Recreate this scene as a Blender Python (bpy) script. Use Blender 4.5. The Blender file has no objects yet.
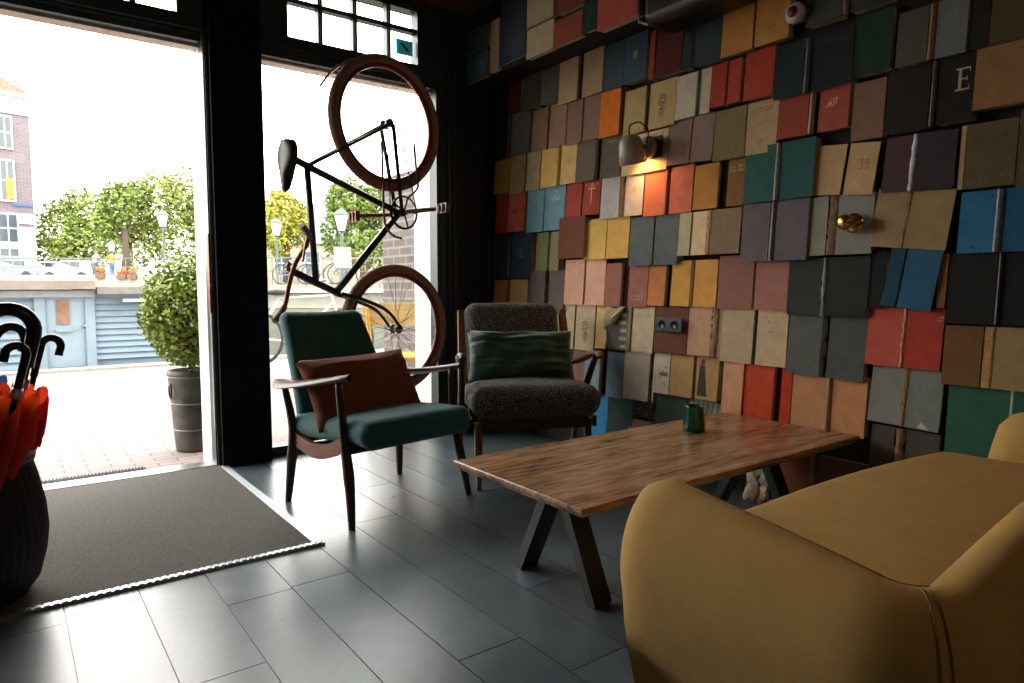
import bpy, bmesh, math, random
from mathutils import Vector, Matrix, noise as mnoise
random.seed(7)
SC = bpy.context.scene
COL = SC.collection
PI = math.pi
def R(d): return math.radians(d)

# ---------------------------------------------------------------- camera model (1024 x 683)
FPX = 678.0; EYE = 0.93
PITCH = math.atan(54.0 / FPX); YAW = math.atan(509 / FPX * math.cos(PITCH))
_u = Vector((math.sin(YAW) * math.cos(PITCH), math.cos(YAW) * math.cos(PITCH), -math.sin(PITCH)))
_r = Vector((math.cos(YAW), -math.sin(YAW), 0))
_v = Vector((math.sin(YAW) * math.sin(PITCH), math.cos(YAW) * math.sin(PITCH), math.cos(PITCH)))
CAMP = Vector((0, 0, EYE))
def ray(x, y): return _u + _r * ((x - 512) / FPX) + _v * ((341.5 - y) / FPX)
def on_z(x, y, z=0.0):
    d = ray(x, y); return CAMP + d * ((z - EYE) / d.z)
def on_x(x, y, X):
    d = ray(x, y); return CAMP + d * (X / d.x)
def on_y(x, y, Y):
    d = ray(x, y); return CAMP + d * (Y / d.y)
def at_d(x, y, d): return CAMP + ray(x, y) * d

cam = bpy.data.cameras.new('camera'); camo = bpy.data.objects.new('camera', cam); COL.objects.link(camo)
cam.sensor_width = 36.0; cam.sensor_fit = 'HORIZONTAL'; cam.lens = FPX * 36.0 / 1024.0
cam.clip_start = 0.02; cam.clip_end = 400
camo.matrix_world = Matrix.Translation(CAMP) @ Matrix((_r, _v, -_u)).transposed().to_4x4()
SC.camera = camo
SC.view_settings.view_transform = 'Standard'; SC.view_settings.look = 'None'
SC.view_settings.gamma = 1.0; SC.view_settings.use_curve_mapping = False
SC.view_settings.exposure = 0.18

# ---------------------------------------------------------------- materials
def lin(h):
    if isinstance(h, str):
        h = h.lstrip('#'); c = [int(h[i:i + 2], 16) / 255 for i in (0, 2, 4)]
    else: c = [v / 255 for v in h]
    return tuple(v / 12.92 if v <= .04045 else ((v + .055) / 1.055) ** 2.4 for v in c)
_M = {}
def mat(col, rough=.6, var=.15, scale=12., bump=0., bscale=200., metal=0., spec=.5, kind='noise', stretch=None, col2=None, sheen=0., coat=0.):
    key = (str(col), rough, var, scale, bump, bscale, metal, spec, kind, stretch, str(col2), sheen, coat)
    if key in _M: return _M[key]
    m = bpy.data.materials.new('surface'); m.use_nodes = True
    nt = m.node_tree; N = nt.nodes; L = nt.links
    b = N['Principled BSDF']; c = lin(col)
    b.inputs['Roughness'].default_value = rough; b.inputs['Metallic'].default_value = metal
    b.inputs['Specular IOR Level'].default_value = spec
    if sheen: b.inputs['Sheen Weight'].default_value = sheen
    if coat: b.inputs['Coat Weight'].default_value = coat
    tc = N.new('ShaderNodeTexCoord'); co = tc.outputs['Object']
    if stretch:
        mp = N.new('ShaderNodeMapping'); mp.inputs['Scale'].default_value = stretch
        L.new(co, mp.inputs['Vector']); co = mp.outputs['Vector']
    nz = N.new('ShaderNodeTexNoise'); nz.inputs['Scale'].default_value = scale; nz.inputs['Detail'].default_value = 6; nz.inputs['Roughness'].default_value = .65
    L.new(co, nz.inputs['Vector'])
    rp = N.new('ShaderNodeValToRGB'); rp.color_ramp.elements[0].position = .3; rp.color_ramp.elements[1].position = .7
    c2 = lin(col2) if col2 else tuple(min(1, v * (1 + var)) for v in c)
    c1 = c if col2 else tuple(v * (1 - var) for v in c)
    rp.color_ramp.elements[0].color = (*c1, 1); rp.color_ramp.elements[1].color = (*c2, 1)
    L.new(nz.outputs['Fac'], rp.inputs['Fac']); L.new(rp.outputs['Color'], b.inputs['Base Color'])
    if bump:
        n2 = N.new('ShaderNodeTexNoise'); n2.inputs['Scale'].default_value = bscale; n2.inputs['Detail'].default_value = 3
        L.new(co, n2.inputs['Vector'])
        bp = N.new('ShaderNodeBump'); bp.inputs['Strength'].default_value = bump; bp.inputs['Distance'].default_value = .004
        L.new(n2.outputs['Fac'], bp.inputs['Height']); L.new(bp.outputs['Normal'], b.inputs['Normal'])
    _M[key] = m
    return m

def brick_mat(c1, c2, mortar, sx, sy, gap=.012, rough=.8, bump=.5, axes='XZ', var=.5):
    m = bpy.data.materials.new('brickwork'); m.use_nodes = True
    nt = m.node_tree; N = nt.nodes; L = nt.links; b = N['Principled BSDF']; b.inputs['Roughness'].default_value = rough
    tc = N.new('ShaderNodeTexCoord'); sp = N.new('ShaderNodeSeparateXYZ'); cb = N.new('ShaderNodeCombineXYZ')
    L.new(tc.outputs['Object'], sp.inputs[0])
    L.new(sp.outputs[axes[0]], cb.inputs['X']); L.new(sp.outputs[axes[1]], cb.inputs['Y'])
    br = N.new('ShaderNodeTexBrick'); br.inputs['Scale'].default_value = 1
    br.inputs['Brick Width'].default_value = sx; br.inputs['Row Height'].default_value = sy
    br.inputs['Mortar Size'].default_value = gap; br.inputs['Bias'].default_value = 0
    br.inputs['Color1'].default_value = (*lin(c1), 1); br.inputs['Color2'].default_value = (*lin(c2), 1); br.inputs['Mortar'].default_value = (*lin(mortar), 1)
    L.new(cb.outputs[0], br.inputs['Vector'])
    nz = N.new('ShaderNodeTexNoise'); nz.inputs['Scale'].default_value = 3; nz.inputs['Detail'].default_value = 5
    L.new(tc.outputs['Object'], nz.inputs['Vector'])
    mx = N.new('ShaderNodeMixRGB'); mx.blend_type = 'MULTIPLY'; mx.inputs['Fac'].default_value = var
    L.new(br.outputs['Color'], mx.inputs['Color1']); L.new(nz.outputs['Color'], mx.inputs['Color2'])
    hs = N.new('ShaderNodeHueSaturation'); hs.inputs['Value'].default_value = 1.0
    bw = N.new('ShaderNodeRGBToBW'); L.new(nz.outputs['Color'], bw.inputs[0]); L.new(bw.outputs[0], mx.inputs['Color2'])
    L.new(mx.outputs['Color'], b.inputs['Base Color'])
    bp = N.new('ShaderNodeBump'); bp.inputs['Strength'].default_value = bump; bp.inputs['Distance'].default_value = .01; bp.invert = True
    L.new(br.outputs['Fac'], bp.inputs['Height']); L.new(bp.outputs['Normal'], b.inputs['Normal'])
    return m

def wood_mat(c1, c2, rough=.45, scale=6., axis='X', spec=.5, fine=60.):
    m = bpy.data.materials.new('timber'); m.use_nodes = True
    nt = m.node_tree; N = nt.nodes; L = nt.links; b = N['Principled BSDF']; b.inputs['Roughness'].default_value = rough
    b.inputs['Specular IOR Level'].default_value = spec
    tc = N.new('ShaderNodeTexCoord'); mp = N.new('ShaderNodeMapping')
    s = {'X': (.12, 1, 1), 'Y': (1, .12, 1), 'Z': (1, 1, .12)}[axis]
    mp.inputs['Scale'].default_value = s; L.new(tc.outputs['Object'], mp.inputs['Vector'])
    n1 = N.new('ShaderNodeTexNoise'); n1.inputs['Scale'].default_value = scale; n1.inputs['Detail'].default_value = 8; n1.inputs['Distortion'].default_value = .8
    n2 = N.new('ShaderNodeTexNoise'); n2.inputs['Scale'].default_value = fine; n2.inputs['Detail'].default_value = 4
    L.new(mp.outputs[0], n1.inputs['Vector']); L.new(mp.outputs[0], n2.inputs['Vector'])
    ad = N.new('ShaderNodeMath'); ad.operation = 'ADD'; ml = N.new('ShaderNodeMath'); ml.operation = 'MULTIPLY'; ml.inputs[1].default_value = .55
    L.new(n1.outputs['Fac'], ad.inputs[0]); L.new(n2.outputs['Fac'], ad.inputs[1]); L.new(ad.outputs[0], ml.inputs[0])
    rp = N.new('ShaderNodeValToRGB'); rp.color_ramp.elements[0].position = .38; rp.color_ramp.elements[1].position = .66
    rp.color_ramp.elements[0].color = (*lin(c1), 1); rp.color_ramp.elements[1].color = (*lin(c2), 1)
    L.new(ml.outputs[0], rp.inputs['Fac']); L.new(rp.outputs['Color'], b.inputs['Base Color'])
    bp = N.new('ShaderNodeBump'); bp.inputs['Strength'].default_value = .15; bp.inputs['Distance'].default_value = .002
    L.new(n2.outputs['Fac'], bp.inputs['Height']); L.new(bp.outputs['Normal'], b.inputs['Normal'])
    return m

def emit_mat(col, s):
    m = bpy.data.materials.new('glow'); m.use_nodes = True
    b = m.node_tree.nodes['Principled BSDF']; b.inputs['Emission Color'].default_value = (*lin(col), 1); b.inputs['Emission Strength'].default_value = s
    return m
def glass_mat():
    m = bpy.data.materials.new('window_glass'); m.use_nodes = True
    nt = m.node_tree; N = nt.nodes; L = nt.links
    for n in list(N): N.remove(n)
    o = N.new('ShaderNodeOutputMaterial'); t = N.new('ShaderNodeBsdfTransparent'); g = N.new('ShaderNodeBsdfGlossy'); mx = N.new('ShaderNodeMixShader'); f = N.new('ShaderNodeFresnel')
    t.inputs['Color'].default_value = (.96, .98, .97, 1); g.inputs['Roughness'].default_value = .02; f.inputs['IOR'].default_value = 1.25
    L.new(f.outputs[0], mx.inputs[0]); L.new(t.outputs[0], mx.inputs[1]); L.new(g.outputs[0], mx.inputs[2]); L.new(mx.outputs[0], o.inputs[0])
    return m
GLASS = glass_mat()

# ---------------------------------------------------------------- mesh building
class MB:
    def __init__(s): s.v = []; s.f = []; s.sm = []
    def add(s, vs, fs, smooth=False):
        o = len(s.v); s.v += [Vector(p) for p in vs]; s.f += [tuple(o + i for i in f) for f in fs]; s.sm += [smooth] * len(fs); return s
    def hexa(s, p):   # 8 corners: bottom 0-3 ccw, top 4-7
        return s.add(p, [(3, 2, 1, 0), (4, 5, 6, 7), (0, 1, 5, 4), (1, 2, 6, 5), (2, 3, 7, 6), (3, 0, 4, 7)])
    def box(s, x0, x1, y0, y1, z0, z1):
        return s.hexa([(x0, y0, z0), (x1, y0, z0), (x1, y1, z0), (x0, y1, z0), (x0, y0, z1), (x1, y0, z1), (x1, y1, z1), (x0, y1, z1)])
    def beam(s, a, b, w, h, up=(0, 0, 1), w2=None, h2=None):
        a = Vector(a); b = Vector(b); d = (b - a).normalized(); upv = Vector(up)
        sd = d.cross(upv)
        if sd.length < 1e-4: sd = d.cross(Vector((0, 1, 0)))
        sd.normalize(); upn = sd.cross(d)
        w2 = w if w2 is None else w2; h2 = h if h2 is None else h2
        P = []
        for q, ww, hh in ((a, w, h), (b, w2, h2)):
            for i, j in ((-1, -1), (1, -1), (1, 1), (-1, 1)): P.append(q + sd * (i * ww / 2) + upn * (j * hh / 2))
        return s.hexa(P)
    def tube(s, pts, rad, n=10, cap=True, closed=False, flat=1.0, upv=None):
        pts = [Vector(p) for p in pts]; k = len(pts)
        if not hasattr(rad, '__len__'): rad = [rad] * k
        vs = []; prev = None
        for i, p in enumerate(pts):
            if closed: t = pts[(i + 1) % k] - pts[i - 1]
            else: t = pts[min(i + 1, k - 1)] - pts[max(i - 1, 0)]
            t.normalize()
            if prev is None:
                a = Vector(upv) if upv else (Vector((0, 0, 1)) if abs(t.z) < .9 else Vector((1, 0, 0)))
                nrm = (a - t * a.dot(t)).normalized()
            else: nrm = (prev - t * prev.dot(t)).normalized()
            prev = nrm; bn = t.cross(nrm)
            for j in range(n):
                q = 2 * PI * j / n; vs.append(p + nrm * (math.cos(q) * rad[i] * flat) + bn * (math.sin(q) * rad[i]))
        fs = []
        for i in range(k if closed else k - 1):
            for j in range(n):
                a = i * n + j; b2 = i * n + (j + 1) % n; i2 = (i + 1) % k
                fs.append((a, b2, i2 * n + (j + 1) % n, i2 * n + j))
        s.add(vs, fs, True)
        if cap and not closed:
            o = len(s.v) - len(vs)
            s.f.append(tuple(o + j for j in reversed(range(n)))); s.sm.append(False)
            s.f.append(tuple(o + (k - 1) * n + j for j in range(n))); s.sm.append(False)
        return s
    def lathe(s, prof, n=24, axis=(0, 0, 1), org=(0, 0, 0), smooth=True):
        ax = Vector(axis).normalized(); a = Vector((1, 0, 0)) if abs(ax.x) < .9 else Vector((0, 1, 0))
        e1 = (a - ax * a.dot(ax)).normalized(); e2 = ax.cross(e1); org = Vector(org)
        vs = []
        for r, z in prof:
            for j in range(n):
                q = 2 * PI * j / n; vs.append(org + ax * z + e1 * (r * math.cos(q)) + e2 * (r * math.sin(q)))
        fs = [(i * n + j, i * n + (j + 1) % n, (i + 1) * n + (j + 1) % n, (i + 1) * n + j) for i in range(len(prof) - 1) for j in range(n)]
        return s.add(vs, fs, smooth)
    def ellipsoid(s, c, rx, ry, rz, n=16, m=10, e=1.0):
        c = Vector(c); vs = []
        sg = lambda t: math.copysign(abs(t) ** e, t)
        for i in range(m + 1):
            th = -PI / 2 + PI * i / m
            for j in range(n):
                q = 2 * PI * j / n
                vs.append(c + Vector((rx * sg(math.cos(th)) * sg(math.cos(q)), ry * sg(math.cos(th)) * sg(math.sin(q)), rz * sg(math.sin(th)))))
        return s.add(vs, [(i * n + j, i * n + (j + 1) % n, (i + 1) * n + (j + 1) % n, (i + 1) * n + j) for i in range(m) for j in range(n)], True)
    def grid(s, fn, nu, nv, smooth=True, wrapu=False):
        vs = [fn(i / (nu if wrapu else nu - 1), j / (nv - 1)) for i in range(nu) for j in range(nv)]
        fs = []
        for i in range(nu if wrapu else nu - 1):
            i2 = (i + 1) % nu
            for j in range(nv - 1): fs.append((i * nv + j, i2 * nv + j, i2 * nv + j + 1, i * nv + j + 1))
        return s.add(vs, fs, smooth)
    def xf(s, M):
        s.v = [M @ p for p in s.v]; return s
    def build(s, name, m, parent=None, world=False, sub=0, bevel=0., bseg=2, solid=0., weld=False):
        me = bpy.data.meshes.new(name)
        vs = s.v
        if world and parent is not None:
            inv = wm(parent).inverted(); vs = [inv @ p for p in vs]
        me.from_pydata([tuple(p) for p in vs], [], s.f)
        me.polygons.foreach_set('use_smooth', s.sm)
        bm = bmesh.new(); bm.from_mesh(me)
        if weld: bmesh.ops.remove_doubles(bm, verts=bm.verts, dist=1e-5)
        bmesh.ops.recalc_face_normals(bm, faces=bm.faces)
        bm.to_mesh(me); bm.free()
        me.materials.append(m)
        o = bpy.data.objects.new(name, me); COL.objects.link(o)
        if parent is not None: o.parent = parent
        if solid: q = o.modifiers.new('t', 'SOLIDIFY'); q.thickness = solid; q.offset = 0
        if bevel: q = o.modifiers.new('b', 'BEVEL'); q.width = bevel; q.segments = bseg; q.limit_method = 'ANGLE'; q.angle_limit = R(40)
        if sub: q = o.modifiers.new('s', 'SUBSURF'); q.levels = sub; q.render_levels = sub
        return o
def wm(o):
    M = o.matrix_basis.copy(); p = o.parent
    while p is not None: M = p.matrix_basis @ M; p = p.parent
    return M
def thing(name, label, cat, loc=(0, 0, 0), rz=0., group=None):
    o = bpy.data.objects.new(name, None); COL.objects.link(o); o.empty_display_size = .05
    o.location = loc; o.rotation_euler = (0, 0, rz)
    return tag(o, label, cat, group)
def tag(o, label, cat, group=None):
    o['label'] = label; o['category'] = cat; o['kind'] = 'thing'
    if group: o['group'] = group
    return o
def struct(o):
    o['kind'] = 'structure'; return o
def rbox(w, d, h, r, seg=4, cut=6):
    """rounded box centred at the origin as an MB: a dense box whose shell is pushed out from an inner box"""
    hs = (w / 2, d / 2, h / 2); rr = [min(r, q * .98) for q in hs]; ax = []
    for q, ri in zip(hs, rr):
        e = [q - ri + ri * math.tan(i / seg * PI / 4) * .5 / .5 * 1.0 for i in range(seg + 1)]
        inner = [(-(q - ri)) + 2 * (q - ri) * i / (cut + 1) for i in range(1, cut + 1)]
        ax.append([-x for x in reversed(e)] + inner + e)
    bm = {}; vs = []; b = MB()
    def vid(p):
        k = tuple(round(x, 6) for x in p)
        if k not in bm:
            c = [max(-(q - ri), min(q - ri, x)) for x, q, ri in zip(p, hs, rr)]; dv = [(x - y) / ri for x, y, ri in zip(p, c, rr)]
            n = math.sqrt(sum(t * t for t in dv)) or 1
            bm[k] = len(vs); vs.append(Vector([y + t / n * ri for y, t, ri in zip(c, dv, rr)]))
        return bm[k]
    fs = []
    for k in range(3):
        i, j = (k + 1) % 3, (k + 2) % 3
        for s in (-1, 1):
            for a in range(len(ax[i]) - 1):
                for c in range(len(ax[j]) - 1):
                    P = []
                    for u, v in ((a, c), (a + 1, c), (a + 1, c + 1), (a, c + 1)):
                        p = [0, 0, 0]; p[k] = s * hs[k]; p[i] = ax[i][u]; p[j] = ax[j][v]; P.append(vid(p))
                    if len(set(P)) == 4: fs.append(tuple(P))
    return b.add(vs, fs, True)
def pillow(w, h, t, n=22, seed=0, wr=.006):
    """scatter cushion in its own x (width) z (height) plane, thickness along y"""
    b = MB()
    for sgn in (-1, 1):
        def fn(u, v, sgn=sgn):
            x = (u - .5) * 2; z = (v - .5) * 2
            px = x * (1 - .07 * (1 - abs(z) ** 2) * 0 - .05 * (1 - z * z) * abs(x)); pz = z * (1 - .07 * (1 - x * x) * abs(z))
            th = (max(0, (1 - x ** 4)) * max(0, (1 - z ** 4))) ** .55
            nn = mnoise.noise(Vector((x * 2.2 + seed, z * 2.6, sgn + seed))) * wr * th * 2.2 + mnoise.noise(Vector((x * 1.2 + seed, z * 7, sgn * 3 + seed))) * wr * th * 1.5
            return Vector((px * w / 2, sgn * (th * t / 2) + nn, pz * h / 2))
        b.grid(fn, n, n)
    return b
def lerp(a, b, t): return a + (b - a) * t
def catmull(P, n=8):
    P = [Vector(p) for p in P]; Q = [P[0]] + P + [P[-1]]; out = []
    for i in range(1, len(Q) - 2):
        for k in range(n):
            t = k / n; a, b, c, d = Q[i - 1], Q[i], Q[i + 1], Q[i + 2]
            out.append(.5 * ((2 * b) + (c - a) * t + (2 * a - 5 * b + 4 * c - d) * t * t + (3 * b - a - 3 * c + d) * t ** 3))
    return out + [P[-1]]
def leafball(centers, n, size, seed, flat=.0, squash=1.0):
    """cloud of little leaf blades; centers = [(c, rx, ry, rz)]"""
    rnd = random.Random(seed); b = MB(); tot = sum(c[1] * c[2] * c[3] for c in centers)
    for c, rx, ry, rz in centers:
        k = int(n * rx * ry * rz / tot)
        for _ in range(k):
            d = Vector((rnd.gauss(0, 1), rnd.gauss(0, 1), rnd.gauss(0, 1))).normalized(); q = rnd.uniform(.62, 1.03)
            lump = 1 + .16 * mnoise.noise(d * 2.3 + Vector((seed, 0, 0)))
            p = Vector(c) + Vector((d.x * rx, d.y * ry, d.z * rz)) * q * lump
            a = Vector((rnd.gauss(0, 1), rnd.gauss(0, 1), rnd.gauss(0, .6))).normalized(); e = a.cross(d + Vector((rnd.gauss(0, .6), rnd.gauss(0, .6), rnd.gauss(0, .6))))
            if e.length < 1e-3: continue
            e.normalize(); s = size * rnd.uniform(.6, 1.3)
            b.add([p - a * s, p + e * s * .5, p + a * s, p - e * s * .5], [(0, 1, 2, 3)])
    return b
SKY = 8.5
# ================================================================ SETTING
FY = 3.739; FO = 3.985; WX = 2.665; CZ = 2.65; LX = -3.2; BY = -3.0
M_dark = mat('182123', .55, .25, 9, .15, 60)
M_frame = mat('263836', .38, .2, 14, .1, 90)
M_white = mat('d9d6cf', .6, .06, 8)
M_stone = mat('cdbcae', .8, .1, 10, .2, 80)
M_alu = mat('b9bcc0', .32, .08, 60, .1, 300, metal=.85)
M_blackbrick = brick_mat('12191b', '161e20', '0c1112', .21, .065, .008, .85, .9)
M_blackbrick.node_tree.nodes['Principled BSDF'].inputs['Specular IOR Level'].default_value = .12
M_plaster = mat('3a3733', .9, .12, 5, .2, 60)
M_ceil = wood_mat('44281a', '6e4630', .55, 5, 'Y')

# floor: long slate tiles with thin joints, all one surface
def build_floor():
    b = MB(); P = .1926; X0 = .0967; LEN = 1.287; g = .0016
    offs = {0: .95, 1: 1.665, 2: .75, 3: 2.05, 4: 1.38, 5: 1.179, 6: 1.60}
    k0 = int((LX - X0) / P) - 1; k1 = int((WX - X0) / P) + 1
    rnd = random.Random(3)
    for k in range(k0, k1 + 1):
        off = offs.get(k, rnd.uniform(0, LEN)) % LEN
        n = int((BY - off) / LEN) - 1
        y = off + n * LEN
        while y < FY:
            a, c = max(y, BY), min(y + LEN, FY)
            xa, xb = max(X0 + k * P, LX), min(X0 + (k + 1) * P, WX)
            if c - a > .02 and xb - xa > .02:
                h = rnd.uniform(-.0004, .0004)
                b.box(xa + g, xb - g, a + g, c - g, -.02, h)
            y += LEN
    b.box(LX, WX, BY, FY, -.05, -.005)
    m = bpy.data.materials.new('slate_tile'); m.use_nodes = True
    nt = m.node_tree; N = nt.nodes; L = nt.links; p = N['Principled BSDF']
    tc = N.new('ShaderNodeTexCoord'); ge = N.new('ShaderNodeNewGeometry')
    n1 = N.new('ShaderNodeTexNoise'); n1.inputs['Scale'].default_value = 3.2; n1.inputs['Detail'].default_value = 9; n1.inputs['Roughness'].default_value = .7; n1.inputs['Distortion'].default_value = .6
    n2 = N.new('ShaderNodeTexNoise'); n2.inputs['Scale'].default_value = 90; n2.inputs['Detail'].default_value = 4
    for n in (n1, n2): L.new(tc.outputs['Object'], n.inputs['Vector'])
    r1 = N.new('ShaderNodeValToRGB'); r1.color_ramp.elements[0].position = .3; r1.color_ramp.elements[1].position = .72
    r1.color_ramp.elements[0].color = (*lin('465057'), 1); r1.color_ramp.elements[1].color = (*lin('67747b'), 1)
    L.new(n1.outputs['Fac'], r1.inputs['Fac'])
    hs = N.new('ShaderNodeHueSaturation'); mr = N.new('ShaderNodeMapRange'); mr.inputs['To Min'].default_value = .85; mr.inputs['To Max'].default_value = 1.15
    L.new(ge.outputs['Random Per Island'], mr.inputs['Value']); L.new(mr.outputs[0], hs.inputs['Value']); L.new(r1.outputs['Color'], hs.inputs['Color'])
    L.new(hs.outputs[0], p.inputs['Base Color'])
    m2 = N.new('ShaderNodeMapRange'); m2.inputs['To Min'].default_value = .23; m2.inputs['To Max'].default_value = .37
    L.new(n1.outputs['Fac'], m2.inputs['Value']); L.new(m2.outputs[0], p.inputs['Roughness'])
    p.inputs['Specular IOR Level'].default_value = .9
    bp = N.new('ShaderNodeBump'); bp.inputs['Strength'].default_value = .12; bp.inputs['Distance'].default_value = .002
    ad = N.new('ShaderNodeMath'); ad.operation = 'ADD'; L.new(n1.outputs['Fac'], ad.inputs[0]); L.new(n2.outputs['Fac'], ad.inputs[1])
    L.new(ad.outputs[0], bp.inputs['Height']); L.new(bp.outputs['Normal'], p.inputs['Normal'])
    return struct(b.build('floor', m))
build_floor()
struct(MB().box(LX - .2, WX + .25, BY - .2, FY + .13, CZ, CZ + .12).build('ceiling', M_ceil))
struct(MB().box(WX, WX + .2, BY - .2, FO, -.05, CZ).build('wall_right', mat('211c19', .9, .2, 6, .2, 50)))
struct(MB().box(LX - .2, LX, BY - .2, FO, -.05, CZ).build('wall_left', M_plaster))
struct(MB().box(LX, WX, BY - .2, BY, -.05, CZ).build('wall_back', M_plaster))

DX0, DX1, DH = -.80, .845, 2.153          # door opening
PX0, PX1, PF = .868, 1.118, 3.645         # brick pier
VX0, VX1 = 1.118, 2.19                    # tall window
TZ0, TZ1 = 2.266, 2.61                    # fanlights
SX0, SX1 = -1.35, -.95                    # narrow window out of view, added to let daylight onto the sofa
w = MB()
w.box(LX, SX0, FY, FO, -.05, CZ)
w.box(SX0, SX1, FY, FO, -.05, .35)
w.box(LX, WX, FY, FY + .13, TZ1, CZ)
w.box(2.31, WX, FY, FO, -.05, TZ1)
struct(w.build('wall_front', M_dark))
w = MB(); w.box(PX0, PX1, PF, FO, -.05, TZ1); w.box(SX1, DX0, FY - .05, FO, -.05, TZ1)
struct(w.build('wall_pier', M_blackbrick))
# lintel beams with a small bead
w = MB()
for x0, x1 in ((DX0, PX0), (VX0, 2.31), (SX0, SX1)):
    w.box(x0, x1, FY - .03, FY + .13, DH + .03, TZ0)
    w.box(x0, x1, FY - .05, FY + .02, DH + .045, DH + .065)
    w.box(x0, x1, FY - .01, FY + .045, DH, DH + .03)
struct(w.build('trim_1', M_frame))
w = MB()
for x0, x1 in ((DX0, DX1), (VX0, VX1), (SX0, SX1)): w.box(x0, x1, FY + .045, FY + .13, DH - .012, DH + .0295)
struct(w.build('trim_2', M_stone))
# door opening: dark frame strip, pale outer reveal, latch plate
w = MB(); w.box(DX1, PX0, FY - .05, FY + .04, -.05, DH + .045); w.box(DX0, DX0 + .05, FY - .05, FY + .04, -.05, DH)
w.box(DX1 + .006, PX0 - .004, FY - .062, FY - .05, -.0, DH)
dr = struct(w.build('door_1', M_frame))
MB().box(DX1, PX0, FY + .041, FO, -.05, DH - .013).build('door_reveal', M_white, dr)
MB().box(DX1 - .004, DX1 + .012, FY - .053, FY - .02, .92, 1.20).box(DX1 - .006, DX1 + .010, FY - .058, FY - .03, .80, .93).build('latch_plate', mat('7a4a2c', .5, .4, 40, .3, 200, metal=.5), dr)
MB().box(DX1 - .002, DX1 + .01, FY - .056, FY - .03, .2, .95).build('weather_strip', mat('8d8b86', .4, .2, 30, metal=.5), dr)
# tall window beside the door: frame, reveal, pane
w = MB(); w.box(VX1, 2.31, FY - .03, FY + .06, -.05, DH + .03)
w.box(2.262, 2.285, FY - .055, FY - .03, 0, DH + .1); w.box(2.215, 2.23, FY - .04, FY - .03, 0, DH + .03); w.box(2.30, 2.325, FY - .045, FY, 0, TZ1)
w.box(VX0, VX1, FY - .0, FY + .08, -.05, .05); w.box(VX0 - .001, VX0 + .03, FY, FY + .06, .05, DH)
win = struct(w.build('window_1', M_frame))
MB().box(VX1, 2.31, FY + .061, FO + .02, -.05, DH - .013).build('window_reveal', M_white, win)
MB().box(VX0 + .03, VX1, FY + .04, FY + .046, .05, DH).build('window_pane', GLASS, win)
# fanlights
def fanlight(n, x0, x1, mull, zs):
    w = MB(); w.box(x0, x1, FY, FY + .06, TZ0, TZ0 + .012); w.box(x0, x1, FY, FY + .06, TZ1 - .02, TZ1)
    w.box(x0 - .05, x0, FY - .02, FY + .06, TZ0, TZ1); w.box(x1, x1 + .05, FY - .02, FY + .06, TZ0, TZ1)
    for x in mull: w.box(x - .013, x + .013, FY, FY + .05, TZ0 + .012, TZ1 - .02); w.box(x - .006, x + .006, FY - .012, FY, TZ0 + .012, TZ1 - .02)
    for z in zs: w.box(x0, x1, FY + .002, FY + .048, z - .012, z + .012); w.box(x0, x1, FY - .010, FY + .002, z - .005, z + .005)
    o = struct(w.build('window_%d' % n, M_frame))
    MB().box(x0, x1, FY + .024, FY + .028, TZ0, TZ1).build('window_pane', GLASS, o)
fanlight(2, 1.286, 2.072, (1.475, 1.680, 1.892), (2.472,))
fanlight(3, -.72, .742, (-.5, -.26, -.02, .20, .37, .555), (2.472,))
w = MB(); w.box(PX1 - .002, 1.236, FY - .02, FO, TZ0, TZ1); w.box(2.122, 2.31, FY - .02, FY + .07, TZ0, TZ1); w.box(.792, PX0, FY - .02, FO, TZ0, TZ1); w.box(DX0, -.77, FY - .02, FO, TZ0, TZ1)
w.box(SX0, SX1, FY, FO, TZ0, TZ1)
struct(w.build('trim_3', M_frame))
w = MB(); w.box(SX0, SX0 + .07, FY, FY + .06, .35, DH); w.box(SX1 - .07, SX1, FY, FY + .06, .35, DH); 
o = struct(w.build('window_4', M_frame)); MB().box(SX0 + .07, SX1 - .07, FY + .024, FY + .028, .35, DH).build('window_pane', GLASS, o)
# threshold and mat-well trims
w = MB(); w.box(DX0, DX1 + .02, 3.69, 3.80, -.03, .012); w.box(.855, .893, 2.335, 3.665, -.01, .010)
for i in range(3): w.box(.861 + i * .011, .866 + i * .011, 2.34, 3.66, .010, .013)
w.box(-.75, .893, 2.325, 2.345, -.01, .009)
x = -.74
while x < .88: w.box(x, x + .014, 2.3255, 2.3445, .009, .012); x += .022
struct(w.build('trim_4', M_alu))
mt = MB().box(-.75, .855, 2.345, 3.69, -.01, .009).build('entrance_mat', mat('3c3a35', 1.0, .75, 130, .9, 260, col2='6a665e'))
tag(mt, 'dark grey coir entrance mat inside the open shop doorway', 'doormat')
# bulkhead above the book wall
bz = on_x(500, 86 - .437 * 33, 2.42).z
BZ = bz + .012
BY1 = on_x(668, 20, 2.44).y
struct(MB().box(2.452, WX, BY1, FY, BZ, CZ).build('trim_5', mat('1b1613', .9, .2, 8)))
# pipe in the corner
pp = MB().tube([(2.600, FY - .018, .0), (2.600, FY - .018, 2.18)], .011, 10)
po = pp.build('wall_pipe', mat('121615', .4, .15, 20)); tag(po, 'thin black pipe running up the corner beside the book wall', 'pipe')
for z in (1.70, 1.50, 1.05):
    q = on_y(487, {1.70: 108, 1.50: 162, 1.05: 230}[z], FY)
    MB().box(2.584, 2.616, FY - .034, FY - .003, q.z - .006, q.z + .006).build('pipe_clip', mat('4a4c4b', .4, metal=.6), po)

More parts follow.
